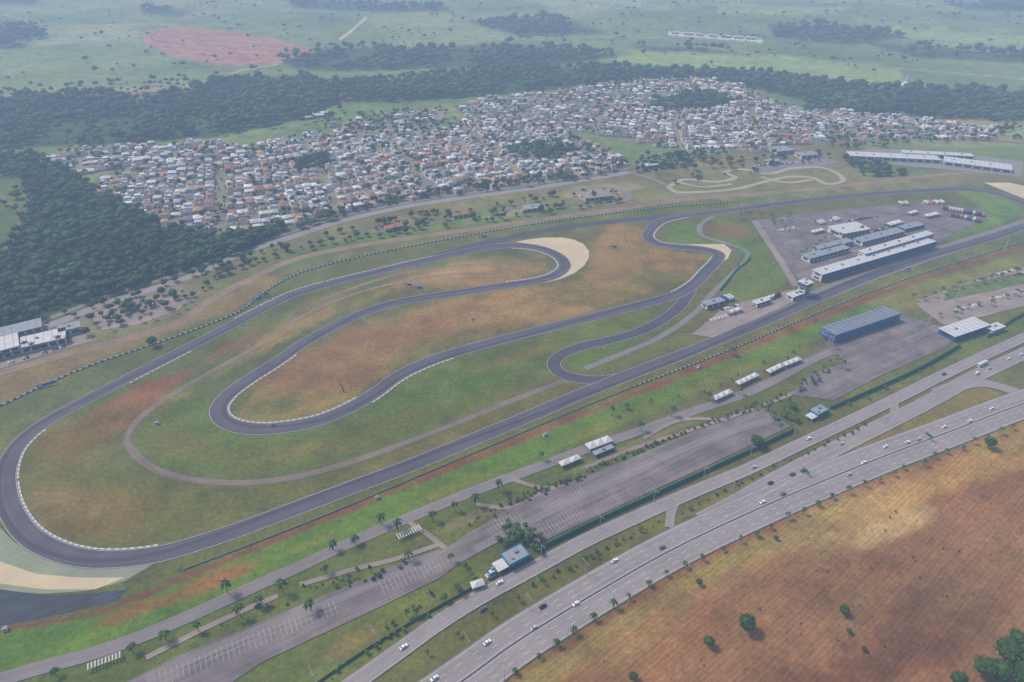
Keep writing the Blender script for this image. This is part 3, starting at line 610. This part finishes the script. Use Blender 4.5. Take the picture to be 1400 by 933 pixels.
for ti_,q in enumerate(TOWN):
    w=np.array(P(q)); lo=w.min(0);hi=w.max(0); c=(lo+hi)/2; R=np.linalg.norm(hi-lo)/2+40
    base={0:math.radians(28),1:math.radians(20),2:math.radians(-8),3:.2}[ti_]
    gy=-R; row=0
    while gy<R:
        gx=-R
        while gx<R:
            px=gx+18*math.sin(gy/120.); py=gy+22*math.sin(gx/170.)+14*math.sin(gx/61.+gy/200)
            X_=c[0]+px*math.cos(base)-py*math.sin(base); Y_=c[1]+px*math.sin(base)+py*math.cos(base)
            if lo[0]<X_<hi[0] and lo[1]<Y_<hi[1] and pip(np.array([X_]),np.array([Y_]),w)[0]:
                nn=float(fbm(np.array([X_/70]),np.array([Y_/70]),30)[0])
                dens=.96 if ti_!=3 else .4
                if nn<-.5: dens=.25
                if (int((gx+R)//13))%11==0: dens=0.08
                blocked=any(pip(np.array([X_]),np.array([Y_]),fw_)[0] for fw_ in FW)
                if not blocked and random.random()<dens:
                    V,Fc,Kd=ht[random.randrange(len(ht))] if nn<.2 or random.random()<.5 else ht[random.choice([6,7,8,9,10])]
                    a=base+.15*math.cos(gx/90.)+(math.pi if row%2 else 0)+random.gauss(0,.06); ca,sa=math.cos(a),math.sin(a)
                    s=random.uniform(.82,1.15); a0=random.uniform(.8,1.2)
                    VV=np.stack([(V[:,0]*ca*a0-V[:,1]*sa)*s+X_+random.gauss(0,.8),(V[:,0]*sa*a0+V[:,1]*ca)*s+Y_+random.gauss(0,.8),V[:,2]*random.uniform(.85,1.3)],1)
                    wc=random.choice([A(240,236,234),A(230,224,216),A(248,246,244),A(220,208,196),A(208,202,200)])
                    rc=random.choice([A(244,244,246),A(232,232,236),A(238,234,230),A(190,192,198),A(196,146,118),A(184,128,100),A(210,168,138),A(146,146,150),A(232,226,218)])
                    pal=np.array([wc,rc,(.04,.05,.06),A(90,180,205)])*random.uniform(.85,1.15)
                    HV.append(VV);HF.append(Fc+ho);HC.append(pal[Kd]);ho+=len(V);nh+=1
            gx+=13.0
        row+=1; gy+=(19 if row%2 else 26)
print('houses',nh)
trimesh('residential_district_houses',np.concatenate(HV),np.concatenate(HF),np.concatenate(HC),M['houses'])
# ------------------------------------------------------------------ palms & individual trees
def palm_mesh(r,h=8.0):
    mb=MB(); lean=r.uniform(-.4,.4)
    mb.cyl((0,0,0),(lean*.5,0,h*.5),.24,.19,M['trunk'],6); mb.cyl((lean*.5,0,h*.5),(lean,0,h),.19,.15,M['trunk'],6)
    gm_=[pf1,pf2]
    for k_ in range(15):
        a=k_*2.4+r.rand()*.3; el=r.uniform(.15,1.0); Lf=r.uniform(2.9,3.7); ca,sa=math.cos(a),math.sin(a); pr=None; mt=gm_[k_%2]
        for j in range(6):
            t=j/5; rr=Lf*t*math.cos(el*.5); zz=h+Lf*(math.sin(el)*t-1.15*t*t); wd=.5*math.sin(math.pi*min(1,.12+t*.85))+.03
            cx,cy=lean+rr*ca,rr*sa; cur=((cx-sa*wd,cy+ca*wd,zz-wd*.35),(cx,cy,zz),(cx+sa*wd,cy-ca*wd,zz-wd*.35))
            if pr:
                mb.poly([pr[0],cur[0],cur[1],pr[1]],mt); mb.poly([pr[1],cur[1],cur[2],pr[2]],mt)
            pr=cur
    return mb.mesh('palm_tree')
pf1=flat('palm_frond',A(52,80,42),.7,.3,1); pf2=flat('palm_frond_light',A(88,116,56),.7,.3,1)
pms=[palm_mesh(r2,h) for h in (6.5,7.5,8.5,9.5)]
def put(name,me,x_,y_,z=0,rot=None,s=1):
    o=link(bpy.data.objects.new(name,me)); o.location=(x_,y_,z); o.rotation_euler=(0,0,random.uniform(0,6.28) if rot is None else rot); o.scale=(s,s,s); return o
def palms(pts,s=1.0,z=0):
    for p_ in pts: put('palm_tree',random.choice(pms),p_[0],p_[1],z,None,s*random.uniform(.8,1.15))
palms(P([(183,893),(228,876),(272,864),(78,925),(446,784),(456,753),(522,718),(592,714),(622,700),(650,692),(682,672),(486,745),(545,728),(836,568),(856,560),(876,590),(918,570),(1000,487),(740,630),(388,812),(312,812),(355,830),(330,845),(425,835),(560,768),(1010,540),(968,548),(1110,520),(1150,505)]),1.08)
palms(alongpx([(700,925),(760,882),(830,838),(900,797),(980,757),(1060,720),(1140,683),(1230,648),(1320,612),(1400,580)],14,1.0),.68)
palms(alongpx([(590,895),(660,850),(740,805),(900,712)],19,1.0),.5)
palms(scatter([(675,748),(690,718),(745,728),(748,765),(715,750)],1/16.),.85)
palms(scatter([(1045,562),(1085,556),(1090,582),(1060,584)],1/24.),.75)
palms(alongpx([(620,775),(650,800),(590,835),(545,860)],9,3.0),.8)
palms(alongpx([(1160,555),(1300,490)],22,1),.5)
palms(alongpx([(135,445),(190,425),(255,402)],14,3),.8); palms(alongpx([(150,450),(240,430),(262,412)],14,3),.8)
palms(alongpx([(1095,535),(1130,500),(1150,470)],14,2),.8)
palms(alongpx([(1245,412),(1330,392),(1400,372)],14,3),.8); palms(alongpx([(1280,445),(1330,420),(1400,400)],14,3),.8)
palms(alongpx([(1010,300),(1055,300),(1060,312),(1080,300)],14,3),.9)
palms(alongpx([(1098,352),(1112,340),(1150,325),(1210,312)],12,3),.8)
def tree_mesh(r,R_=4.5,n=1100):
    V,Fc,C=crown(r,2,n,.075,False,7); V=V*R_; V[:,2]+=R_*.45; o=len(V)
    mb=MB(); mb.cyl((0,0,-.1),(.1,0,R_*.9),.38,.22,M['trunk'],7)
    for k_ in range(6):
        a=k_*1.05; mb.cyl((0,0,R_*.5),(math.cos(a)*R_*.6,math.sin(a)*R_*.6,R_*(1.1+.1*(k_%3))),.16,.06,M['trunk'],5)
    tm=mb.mesh('t'); me=bpy.data.meshes.new('broadleaf_tree')
    vv=[tuple(q) for q in V]+[tuple(q.co) for q in tm.vertices]; ff=[tuple(int(j) for j in q) for q in Fc]+[tuple(o+j for j in q.vertices) for q in tm.polygons]
    me.from_pydata(vv,[],ff); cols=np.concatenate([C*np.array(A(70,98,42))*1.1,np.tile(np.array((.12,.09,.07)),(len(tm.vertices),1))])
    at_=me.color_attributes.new('Col','FLOAT_COLOR','POINT'); cc_=np.ones((len(vv),4),dtype=np.float32); cc_[:,:3]=cols; at_.data.foreach_set('color',cc_.ravel()); me.materials.append(M['foliage']); return me
tms=[tree_mesh(r2) for _ in range(4)]
for (a,b_,s) in ((1018,862,.95),(1152,840,.55),(968,884,.6),(1350,613,.85),(1372,905,1.3),(1340,925,1.1),(1400,915,1.5),(1415,880,1.2),(865,930,.45),(955,800,.4),(1305,940,.9),(1033,612,.9),(1180,890,.3),(1060,738,.3),(210,474,.9),(925,218,1.3),(1395,940,1.4),(1385,885,1.0),(1360,930,1.2),(1160,866,.3)):
    g_=G(a,b_); put('broadleaf_tree',random.choice(tms),g_[0],g_[1],0,None,s)
# ------------------------------------------------------------------ street lamps
lm=MB(); lm.cyl((0,0,0),(0,0,11),.2,.12,M['pole'],6); lm.cyl((0,0,10.8),(2.6,0,11.6),.09,.07,M['pole'],5); lm.cyl((0,0,10.8),(-2.6,0,11.6),.09,.07,M['pole'],5)
lm.box(2.9,0,11.5,1.2,.45,.22,M['grey']); lm.box(-2.9,0,11.5,1.2,.45,.22,M['grey']); lmm=lm.mesh('street_lamp')
HA=math.atan2(pB[60][1]-pB[20][1],pB[60][0]-pB[20][0])
for q in alongpx([(640,890),(740,824),(900,726),(1000,676),(1100,632)],42,0): put('street_lamp',lmm,q[0],q[1],0,HA+1.57)
for q in alongpx([(690,930),(800,858),(1000,754),(1140,688),(1400,584)],42,0): put('street_lamp',lmm,q[0],q[1],0,HA+1.57)
for q in alongpx([(430,935),(560,850),(640,802)],36,0): put('street_lamp',lmm,q[0],q[1],0,HA+1.57)
for q in alongpx([(740,762),(900,684),(1085,598)],45,0): put('street_lamp',lmm,q[0],q[1],0,HA+1.57)
for q in alongpx([(60,445),(280,366),(470,299),(860,233)],60,0): put('street_lamp',lmm,q[0],q[1],0,.4)
mast=MB(); mast.cyl((0,0,0),(0,0,20),.45,.25,M['pole'],8); mast.box(0,0,19.5,5,.4,1.6,M['grey']); 
for k_ in range(4): mast.box(-1.9+k_*1.25,-.35,19.7,.9,.3,1.1,M['roofw'])
mm_=mast.mesh('floodlight_mast')
for a,b_ in ((1305,412),(1372,345),(1262,460)): g_=G(a,b_); put('floodlight_mast',mm_,g_[0],g_[1],0,.5)
# ------------------------------------------------------------------ vehicles
def car_mesh(body,kind='car'):
    mb=MB(); t=M['tyre']; g_=M['glass']
    if kind=='car':
        mb.box(0,0,.32,4.4,1.78,.52,body,.97,.95); mb.box(-.15,0,.84,2.5,1.62,.1,body,.98,.98); mb.box(-.2,0,.94,2.5,1.6,.46,g_,.68,.84); mb.box(-.25,0,1.4,1.65,1.34,.06,body)
        mb.box(2.2,0,.4,.12,1.7,.22,M['grey']); mb.box(-2.2,0,.4,.12,1.7,.22,M['grey']); xs=(1.4,-1.4);wr_=.33;w=.85
    elif kind=='van':
        mb.box(0,0,.4,4.9,1.95,.9,body,.98,.98); mb.box(-.2,0,1.3,4.3,1.9,.55,g_,.9,.9); mb.box(-.25,0,1.85,3.8,1.68,.12,body); xs=(1.5,-1.5);wr_=.36;w=.93
    elif kind=='truck':
        mb.box(4.4,0,.6,2.1,2.4,2.2,body,.95,.96); mb.box(5.46,0,1.7,.08,2.1,.8,g_); mb.box(-.9,0,1.1,8.2,2.5,2.7,body if body.name.startswith('trailer') else M['roofw']); mb.box(0,0,.7,10.5,1.0,.35,t); xs=(4.2,-1.8,-3.2,-4.4);wr_=.5;w=1.1
    else:
        mb.box(0,0,.5,11.5,2.5,2.6,body,.99,.97); mb.box(0,0,1.6,11.56,2.54,.9,g_); mb.box(0,0,3.1,9.5,1.9,.2,M['roofw']); xs=(4,-3.6);wr_=.5;w=1.15
    for x_ in xs:
        for s_ in (-1,1): mb.cyl((x_,s_*(w-.2),wr_),(x_,s_*(w+.03),wr_),wr_,wr_,t,10)
    return mb.mesh(kind)
cb=[flat('car_paint_white',(.75,.75,.75),.3,.03),flat('car_paint_silver',(.45,.46,.48),.3,.03),flat('car_paint_black',(.02,.02,.025),.25,.03),flat('car_paint_red',(.3,.04,.04),.3,.03),flat('car_paint_dark_blue',(.04,.07,.16),.3,.03),flat('car_paint_grey',(.14,.14,.15),.3,.03)]
cars=[car_mesh(c_) for c_ in cb]+[car_mesh(cb[0]),car_mesh(cb[0])]
vans=[car_mesh(cb[0],'van'),car_mesh(cb[1],'van')]; trk=[car_mesh(c_,'truck') for c_ in (cb[0],cb[3],cb[4])]; bus=[car_mesh(c_,'bus') for c_ in (cb[0],M['cyan'])]
trc=[car_mesh(flat('trailer_'+n_,c_),'truck') for n_,c_ in (('orange',A(215,135,80)),('red',A(175,70,62)),('blue',A(70,100,160)),('white',(.6,.6,.6)),('pale',(.5,.5,.48)),('dark',A(60,60,65)))]
def snap(pth,q):
    i=int(np.argmin(((pth-np.array(q))**2).sum(1))); i=min(max(i,1),len(pth)-2); d=pth[i+1]-pth[i-1]; return math.atan2(d[1],d[0])
for k_,(a,b_) in enumerate([(666,880),(730,860),(742,831),(787,827),(840,768),(594,929),(1053,662),(1070,677),(1083,650),(1180,634),(1255,602),(1042,688),(1098,645),(1290,585),(1325,577),(1160,650),(905,750),(1210,612),(1240,606),(1355,560)]):
    q=G(a,b_); put('car',cars[(0,1,2,6,7,0,2,5,4,0,1,0,2,0,6,1,5,0,7,0)[k_]],q[0],q[1],ZM,snap(pB,q)+(math.pi if k_%2 else 0),1.08)
for k_,(a,b_) in enumerate([(683,798),(552,886),(660,834),(1105,601),(1030,640),(1290,513)]):
    q=G(a,b_); put('car',cars[(0,6,5,0,1,2)[k_]],q[0],q[1],ZM,snap(pA,q),1.08)
for k_,(a,b_) in enumerate([(1335,512),(1352,505),(1395,486),(1150,608),(1378,492)]):
    q=G(a,b_); put('car' if k_ else 'van',(cars if k_ else vans)[k_%2],q[0],q[1],ZM,snap(pC,q))
q=G(1342,500); put('bus',bus[0],q[0],q[1],ZM,snap(pC,q))
def parked(line,n,objs,name,rotoff=1.57,fill=.7,z=.36):
    a=np.array(G(*line[0]));b_=np.array(G(*line[1])); ang=math.atan2(b_[1]-a[1],b_[0]-a[0])
    for i_ in range(n):
        if random.random()<fill:
            p_=a+(b_-a)*(i_+.5)/n; put(name,random.choice(objs),p_[0],p_[1],z,ang+rotoff)
parked([(1330,385),(1395,368)],18,cars,'car'); parked([(1300,428),(1345,415)],14,cars,'car'); parked([(1350,412),(1400,398)],14,cars,'car'); parked([(1385,378),(1400,374)],5,cars,'car')
parked([(1228,280),(1290,278)],9,trk+trc,'truck',fill=.8); parked([(1288,286),(1345,296)],14,trc,'truck',fill=1)
parked([(1293,294),(1340,304)],8,trc,'truck',fill=.6)
parked([(975,415),(1000,408)],6,trk+trc,'truck',fill=1,); parked([(1030,418),(1065,405)],6,trk+trc,'truck',0.2,.8); parked([(1060,318),(1090,312)],8,vans,'van')
parked([(1160,303),(1200,297)],12,cars,'car'); parked([(150,432),(230,412)],24,cars,'car',fill=.5); parked([(10,498),(90,474)],16,cars,'car',fill=.6); parked([(1030,228),(1100,222)],24,cars,'car',fill=.7)
parked([(300,378),(340,362)],4,cars,'car',0,.5); parked([(1110,380),(1125,376)],5,cars,'car'); parked([(985,425),(1010,418)],6,cars,'car')
parked([(1190,318),(1230,308)],14,cars,'car'); parked([(970,440),(1010,428)],8,cars,'car'); parked([(1150,368),(1230,343)],26,cars+vans,'car',fill=.6); parked([(1100,310),(1150,300)],12,vans+trk,'van',fill=.4)
# ------------------------------------------------------------------ buildings
def axis(p1,p2):
    a=np.array(G(*p1));b_=np.array(G(*p2)); return a,math.atan2(b_[1]-a[1],b_[0]-a[0]),float(np.linalg.norm(b_-a))
def long_building(name,p1,p2,depth,h,wall,roof,storeys=2,bay=8,trim=None,canopy=False,over=.8):
    a,ang,Ln=axis(p1,p2); w=MB();r=MB();g_=MB();t=MB(); trim=trim or M['blue']
    w.box(Ln/2,depth/2,0,Ln,depth,h,wall)
    r.box(Ln/2,depth/2,h,Ln+2*over,depth+2*over,.35,roof); n=int(Ln/6)
    for i_ in range(n): r.box((i_+.5)*Ln/n,depth/2,h+.35,.25,depth+over,.15,M['grey'])
    for i_ in range(max(1,int(Ln/25))): r.box((i_+.5)*25 if Ln>25 else Ln/2,depth*.55,h+.55,2.4,1.8,1.0,M['grey'])
    nb=max(2,int(Ln/bay)); bw=Ln/nb; sh_=h/storeys
    for s_ in range(storeys):
        for i_ in range(nb):
            g_.box((i_+.5)*bw,-.03,s_*sh_+sh_*.15,bw*.72,.12,sh_*.6,M['glass']); g_.box((i_+.5)*bw,depth+.03,s_*sh_+sh_*.3,bw*.5,.12,sh_*.4,M['glass'])
        g_.box(-.03,depth/2,s_*sh_+sh_*.3,.12,depth*.5,sh_*.45,M['glass']); g_.box(Ln+.03,depth/2,s_*sh_+sh_*.3,.12,depth*.5,sh_*.45,M['glass'])
        if s_: t.box(Ln/2,-.9,s_*sh_-.15,Ln,1.9,.3,trim)
    t.box(Ln/2,-over-.1,h-.5,Ln+2*over,.2,1.1,trim)
    for i_ in range(nb+1): t.box(i_*bw,-.35,0,.5,.7,h-.02,trim if canopy else wall)
    return group(name,{'walls':w,'roof':r,'windows':g_,'trim':t},(a[0],a[1],.3),ang)
long_building('pit_building',(1122,386),(1276,340),13,8.5,M['white'],M['roofw'],2,7,M['blue'],True)
long_building('pit_building',(1180,360),(1272,332),9,11,M['white'],M['roofw'],1,7,M['blue'],True)
long_building('paddock_building',(1106,360),(1160,345),12,5,M['white'],M['roofg'],1,6)
long_building('paddock_building',(1120,348),(1165,336),10,5,M['white'],M['roofg'],1,6)
long_building('paddock_building',(1178,337),(1235,322),12,5,M['white'],M['roofg'],1,6)
long_building('medical_centre',(1150,327),(1188,320),24,6,M['white'],M['roofw'],1,6)
long_building('paddock_office',(1236,318),(1262,312),10,4,M['blue'],M['roofg'],1,6)
long_building('workshop',(966,424),(990,417),8,4.5,M['white'],M['roofg'],1,6); long_building('workshop',(1034,421),(1052,415),6,4,M['white'],M['roofw'],1,6)
long_building('kiosk',(1083,412),(1102,405),8,4,M['white'],M['roofw'],1,5)
tw=MB();tg=MB();tr=MB()
tw.box(0,0,0,9,8,12,M['white']); tw.box(0,0,12,12,11,.5,M['blue']); tw.box(0,0,15.6,12,11,.5,M['roofw']); tr.cyl((0,0,16.1),(0,0,21),.12,.06,M['pole']); tr.box(3,2,16.1,2,2,1.2,M['grey']); tr.box(-3,-2,16.1,1.5,2.4,1,M['grey'])
tg.box(0,0,12.5,10.6,9.6,3.1,M['glass']); 
for i_ in range(5): tw.box(-4.9+i_*2.45,-4.88,12.5,.3,.16,3.1,M['white']); tw.box(-5.38,-4.2+i_*2.1,12.5,.16,.3,3.1,M['white'])
for s_ in range(3):
    for i_ in range(3): tg.box(-3+i_*3,-4.03,1+s_*3.7,1.8,.12,1.8,M['glass'])
    tg.box(-4.53,0,1+s_*3.7,.12,4.5,1.8,M['glass']); tw.box(0,-4.4,3.6+s_*3.7,9.4,.8,.3,M['blue'])
g_=G(1097,404); group('control_tower',{'shaft':tw,'glazing':tg,'roof_plant':tr},(g_[0],g_[1],0),.6)
a,ang,Ln=axis((1140,470),(1228,440))
st=MB();rf=MB();fr=MB(); hh=9.0
for i_ in range(12): st.box(Ln/2,18-i_*1.45,0,Ln,1.45,1.0+i_*.5,M['roofg'] if i_%2 else M['blue'])
nb=14
for i_ in range(nb+1):
    x_=i_*Ln/nb; fr.box(x_,.3,0,.5,.5,hh,M['blue']); fr.box(x_,17,0,.35,.35,hh-.9,M['blue']); fr.cyl((x_,.3,5),(x_,-3.5,0),.22,.22,M['blue'])
    fr.box(x_,8.5,hh-.6,.35,19,.4,M['blue'])
for z_ in (2.6,5.4): fr.box(Ln/2,-.1,z_,Ln,.35,.9,M['cyan'] if z_<3 else M['blue'])
fr.box(Ln/2,-.05,hh-1.1,Ln+1,.5,1.2,M['blue']); fr.box(-.3,8,2.0,.4,16,.6,M['blue']); fr.box(Ln+.3,8,2.0,.4,16,.6,M['blue'])
for i_ in range(9): rf.box(Ln/2,.6+i_*2.05,hh-.15-i_*.08,Ln+1.5,1.25,.18,M['roofg'])
group('grandstand',{'tiers':st,'roof':rf,'frame':fr},(a[0],a[1],.2),ang)
long_building('entrance_pavilion',(1303,468),(1350,452),16,5.5,M['blue'],M['roofw'],1,7,M['blue'],True)
long_building('gatehouse',(1356,458),(1372,452),8,4,M['white'],M['roofw'],1,4)
def gatehouse(p,rot,roof,wall,sx=13,sy=11,h=5.5):
    w=MB();r=MB();g2=MB();c=MB()
    w.box(0,0,0,sx,sy,h,wall); 
    for s_ in (-1,1): w.box(0,s_*(sy/2-.15),h,sx,.3,.9,M['cyan']); w.box(s_*(sx/2-.15),0,h,.3,sy-.62,.9,M['cyan'])
    r.box(0,0,h+.01,sx-.7,sy-.7,.25,roof); r.box(1.5,1,h+.27,2.5,1.8,1.1,M['grey']); r.box(-3,-2,h+.27,1.4,1.4,.8,M['grey'])
    for i_ in range(4): g2.box(-sx/2+(i_+.5)*sx/4,-sy/2-.03,1,sx/6,.1,2.2,M['glass'])
    for i_ in range(3): g2.box(-sx/2-.03,-sy/2+(i_+.5)*sy/3,1,.1,sy/5,2.2,M['glass'])
    c.box(-sx*.75,-1,h*.72,sx*.5,sy*.7,.3,M['roofw']); 
    for i_ in (-1,1): c.cyl((-sx*.95,-1+i_*sy*.3,0),(-sx*.95,-1+i_*sy*.3,h*.72),.15,.15,M['white'])
    return group('gatehouse',{'walls':w,'roof':r,'windows':g2,'canopy':c},(*G(*p),.2),rot)
gatehouse((704,766),HA,M['roofg'],M['cyan'],15,11,5.0); gatehouse((1118,566),HA,M['roofg'],M['cyan'],14,9,4.0); gatehouse((672,786),HA,M['roofw'],M['white'],4.5,4,3)
def tent(p1,p2,depth,h=3.6,n=None,name='event_tent'):
    a,ang,Ln=axis(p1,p2); n=n or max(1,round(Ln/7)); w=MB();po=MB()
    for i_ in range(n):
        x0=i_*Ln/n;x1=(i_+1)*Ln/n; xc=(x0+x1)/2; rl=(xc,depth/2,h+1.5); c=[(x0+.1,0,h),(x1-.1,0,h),(x1-.1,depth,h),(x0+.1,depth,h)]
        for j in range(4): w.poly([c[j],c[(j+1)%4],rl],M['roofw']); q1=c[j];q2=c[(j+1)%4]; w.poly([(q1[0],q1[1],h-.6),(q2[0],q2[1],h-.6),q2,q1],M['roofw'])
        for q1 in c: po.cyl((q1[0],q1[1],0),(q1[0],q1[1],h),.09,.09,M['pole'],5)
    return group(name,{'canopy':w,'poles':po},(a[0],a[1],.2),ang)
tent((768,643),(795,632),5); tent((806,620),(838,608),7); tent((978,552),(1002,541),5); tent((1010,531),(1038,518),5); tent((1052,515),(1072,505),5); tent((1074,505),(1096,496),5); tent((646,810),(664,804),5,3); tent((1218,312),(1235,307),8)
tent((1195,328),(1215,323),6); tent((1268,300),(1285,296),7); tent((1112,322),(1128,318),6); tent((1205,352),(1222,347),5); tent((1000,432),(1015,427),5); tent((1245,296),(1256,293),6)
long_building('kiosk',(814,626),(838,616),3,2.6,M['conc'],M['roofg'],1,4)
def shelter(p1,p2,depth=4):
    a,ang,Ln=axis(p1,p2); r=MB();po=MB(); n=int(Ln/1.6)
    for i_ in range(n): r.box((i_+.5)*Ln/n,depth/2,2.6,.8,depth,.12,M['linew'])
    for yy in (.3,depth-.3): r.box(Ln/2,yy,2.45,Ln,.15,.14,M['linew'])
    for x_ in (0.2,Ln/2,Ln-.2):
        for yy in (.3,depth-.3): po.cyl((x_,yy,0),(x_,yy,2.45),.09,.09,M['pole'],5)
    group('pergola_shelter',{'slats':r,'posts':po},(a[0],a[1],.2),ang)
shelter((120,921),(168,903)); shelter((545,742),(578,728),5)
long_building('commercial_building',(-30,500),(30,484),26,8,M['white'],M['roofw'],2,6,M['grey']); long_building('commercial_building',(32,484),(92,470),20,6,M['white'],M['roofw'],1,6,M['grey'])
long_building('commercial_building',(-20,476),(60,456),18,7,M['white'],M['roofg'],2,6,M['grey']); long_building('commercial_building',(84,462),(112,455),12,6,M['white'],M['roofg'],1,6,M['grey'])
for (q1,q2,dp,rf_) in (((530,318),(556,312),10,M['terra']),((720,291),(742,288),14,M['roofg']),((800,276),(838,272),24,M['lotpink']),((620,300),(640,297),8,M['terra']),((880,232),(900,229),12,M['roofw']),((430,162),(452,160),30,M['roofw']),((415,165),(428,163),20,M['roofw'])):
    long_building('service_building',q1,q2,dp,4,M['white'],rf_,1,6,M['grey'])
for q1,q2,dp in (((1162,218),(1285,224),24),((1290,226),(1382,238),30),((1235,214),(1330,219),16)):
    long_building('warehouse',q1,q2,dp,5,M['white'],M['roofw'],1,12,M['grey'])
for q1,q2,dp in (((1062,212),(1085,210),22),((1095,218),(1118,216),18),((1050,226),(1066,225),12)): long_building('kart_pavilion',q1,q2,dp,5,M['white'],M['roofg'],1,8,M['grey'])
for k_ in range(7):
    u0=918+k_*17; z_=float(hz(*G(u0,52))); o=long_building('farm_shed',(u0,47+k_*1.2),(u0+random.choice([6,9,12]),47.6+k_*1.2),22,5,M['white'],M['roofw'],1,12,M['grey']); o.location.z=z_
wt=MB(); n=10
for k_ in range(n):
    t0=2*math.pi*k_/n;t1=2*math.pi*(k_+1)/n; wt.poly([(18*math.cos(t0),12*math.sin(t0),0),(18*math.cos(t1),12*math.sin(t1),0),(6*math.cos(t1)-4,4*math.sin(t1),8),(6*math.cos(t0)-4,4*math.sin(t0),8)],M['white']); wt.poly([(6*math.cos(t0)-4,4*math.sin(t0),8),(6*math.cos(t1)-4,4*math.sin(t1),8),(-9,0,26)],M['white'])
wt.obj('white_silo_cone',(*G(1242,117),0))
bd=MB(); bd.box(0,0,1.2,9,.3,2.4,M['blue']); 
for s_ in (-3.5,0,3.5): bd.cyl((s_,.3,0),(s_,.3,3.4),.12,.12,M['pole'],5)
bd.box(-2.2,-.2,1.5,3,.08,1.6,M['white']); bdm=bd.mesh('advertising_board')
for a_,b_,r_ in ((558,392,-.2),(572,396,-.2),(352,412,.6),(362,406,.6),(838,340,.1),(1008,366,.8),(70,527,.5),(60,530,.5),(660,326,.2),(1240,371,.4)):
    g_=G(a_,b_); put('advertising_board',bdm,g_[0],g_[1],0,r_)
mp_=MB(); mp_.box(0,0,0,3,2.6,2.6,M['white']); mp_.box(0,0,2.6,3.4,3,.2,M['grey']); mp_.box(0,-1.33,1.2,2.2,.08,.9,M['glass']); mpm=mp_.mesh('marshal_post')
for a_,b_ in ((215,580),(372,582),(645,437),(516,682),(8,862),(955,503),(745,596)): g_=G(a_,b_); put('marshal_post',mpm,g_[0],g_[1],0,.4,.8)
tl=MB(); tl.cyl((0,0,0),(-1.5,0,9),.5,.35,M['redirt'],6); tl.cyl((-1.5,0,9),(-2.6,0,12),.3,.1,M['redirt'],6); tl.box(-.6,0,5,1.6,.3,.4,M['redirt']); tl.obj('timber_post_marker',(*G(470,536),0))
sg=MB(); sg.cyl((-3,0,0),(-3,0,6.5),.2,.15,M['pole']); sg.cyl((3,0,0),(3,0,6.5),.2,.15,M['pole']); sg.box(0,-.1,4.4,8,.2,2.6,flat('sign_green',A(20,120,70))); sg.box(0,-.24,5.2,6.5,.06,.3,M['white']); sg.box(0,-.24,6.0,5,.06,.3,M['white'])
sgm=sg.mesh('highway_sign')
for a_,b_ in ((1100,650),(1268,602)): g_=G(a_,b_); put('highway_sign',sgm,g_[0],g_[1],0,HA+1.4,.8)
# ------------------------------------------------------------------ haze volume (homogeneous absorption, scattered light put in as emission)
hb=MB(); hb.box(0,20000,-60,80000,50000,700,M['white']); ho_=hb.obj('atmosphere_haze'); ho_.data.materials.clear()
hm=bpy.data.materials.new('emissive_haze'); hm.use_nodes=True; N=hm.node_tree.nodes; L=hm.node_tree.links; N.remove(N['Principled BSDF'])
SG=0.00027
ab=N.new('ShaderNodeVolumeAbsorption'); ab.inputs['Color'].default_value=(0.12,0.05,0.0,1); ab.inputs['Density'].default_value=SG
em=N.new('ShaderNodeEmission'); hc=lin((156,184,220)); em.inputs['Color'].default_value=(*hc,1); em.inputs['Strength'].default_value=SG
ad=N.new('ShaderNodeAddShader'); L.new(ab.outputs[0],ad.inputs[0]); L.new(em.outputs[0],ad.inputs[1]); L.new(ad.outputs[0],N['Material Output'].inputs['Volume'])
ho_.data.materials.append(hm)
# ------------------------------------------------------------------ light, sky, camera
w=bpy.data.worlds.new('World'); sc.world=w; w.use_nodes=True; N=w.node_tree.nodes; L=w.node_tree.links
sk=N.new('ShaderNodeTexSky'); sk.sky_type='NISHITA'; sk.sun_disc=False; el=math.radians(52); az=math.radians(-70)
sk.sun_elevation=el; sk.sun_rotation=az; sk.dust_density=3.0; sk.air_density=1.0; sk.ozone_density=1.0
N['Background'].inputs['Strength'].default_value=0.15; L.new(sk.outputs[0],N['Background'].inputs['Color'])
sd=bpy.data.lights.new('sun','SUN'); sd.energy=3.2; sd.angle=math.radians(10); sd.color=(1,.93,.84); so=link(bpy.data.objects.new('sun',sd))
dv=Vector((math.sin(az)*math.cos(el),math.cos(az)*math.cos(el),math.sin(el))); so.rotation_euler=dv.to_track_quat('Z','Y').to_euler()
cd=bpy.data.cameras.new('camera'); cd.sensor_width=36; cd.lens=36*F/1400; cd.clip_start=1; cd.clip_end=150000
co=link(bpy.data.objects.new('camera',cd)); co.location=(0,0,H); co.rotation_euler=(math.pi/2-TH,0,0); sc.camera=co
sc.view_settings.view_transform='Standard'; sc.view_settings.look='None'; sc.view_settings.exposure=0
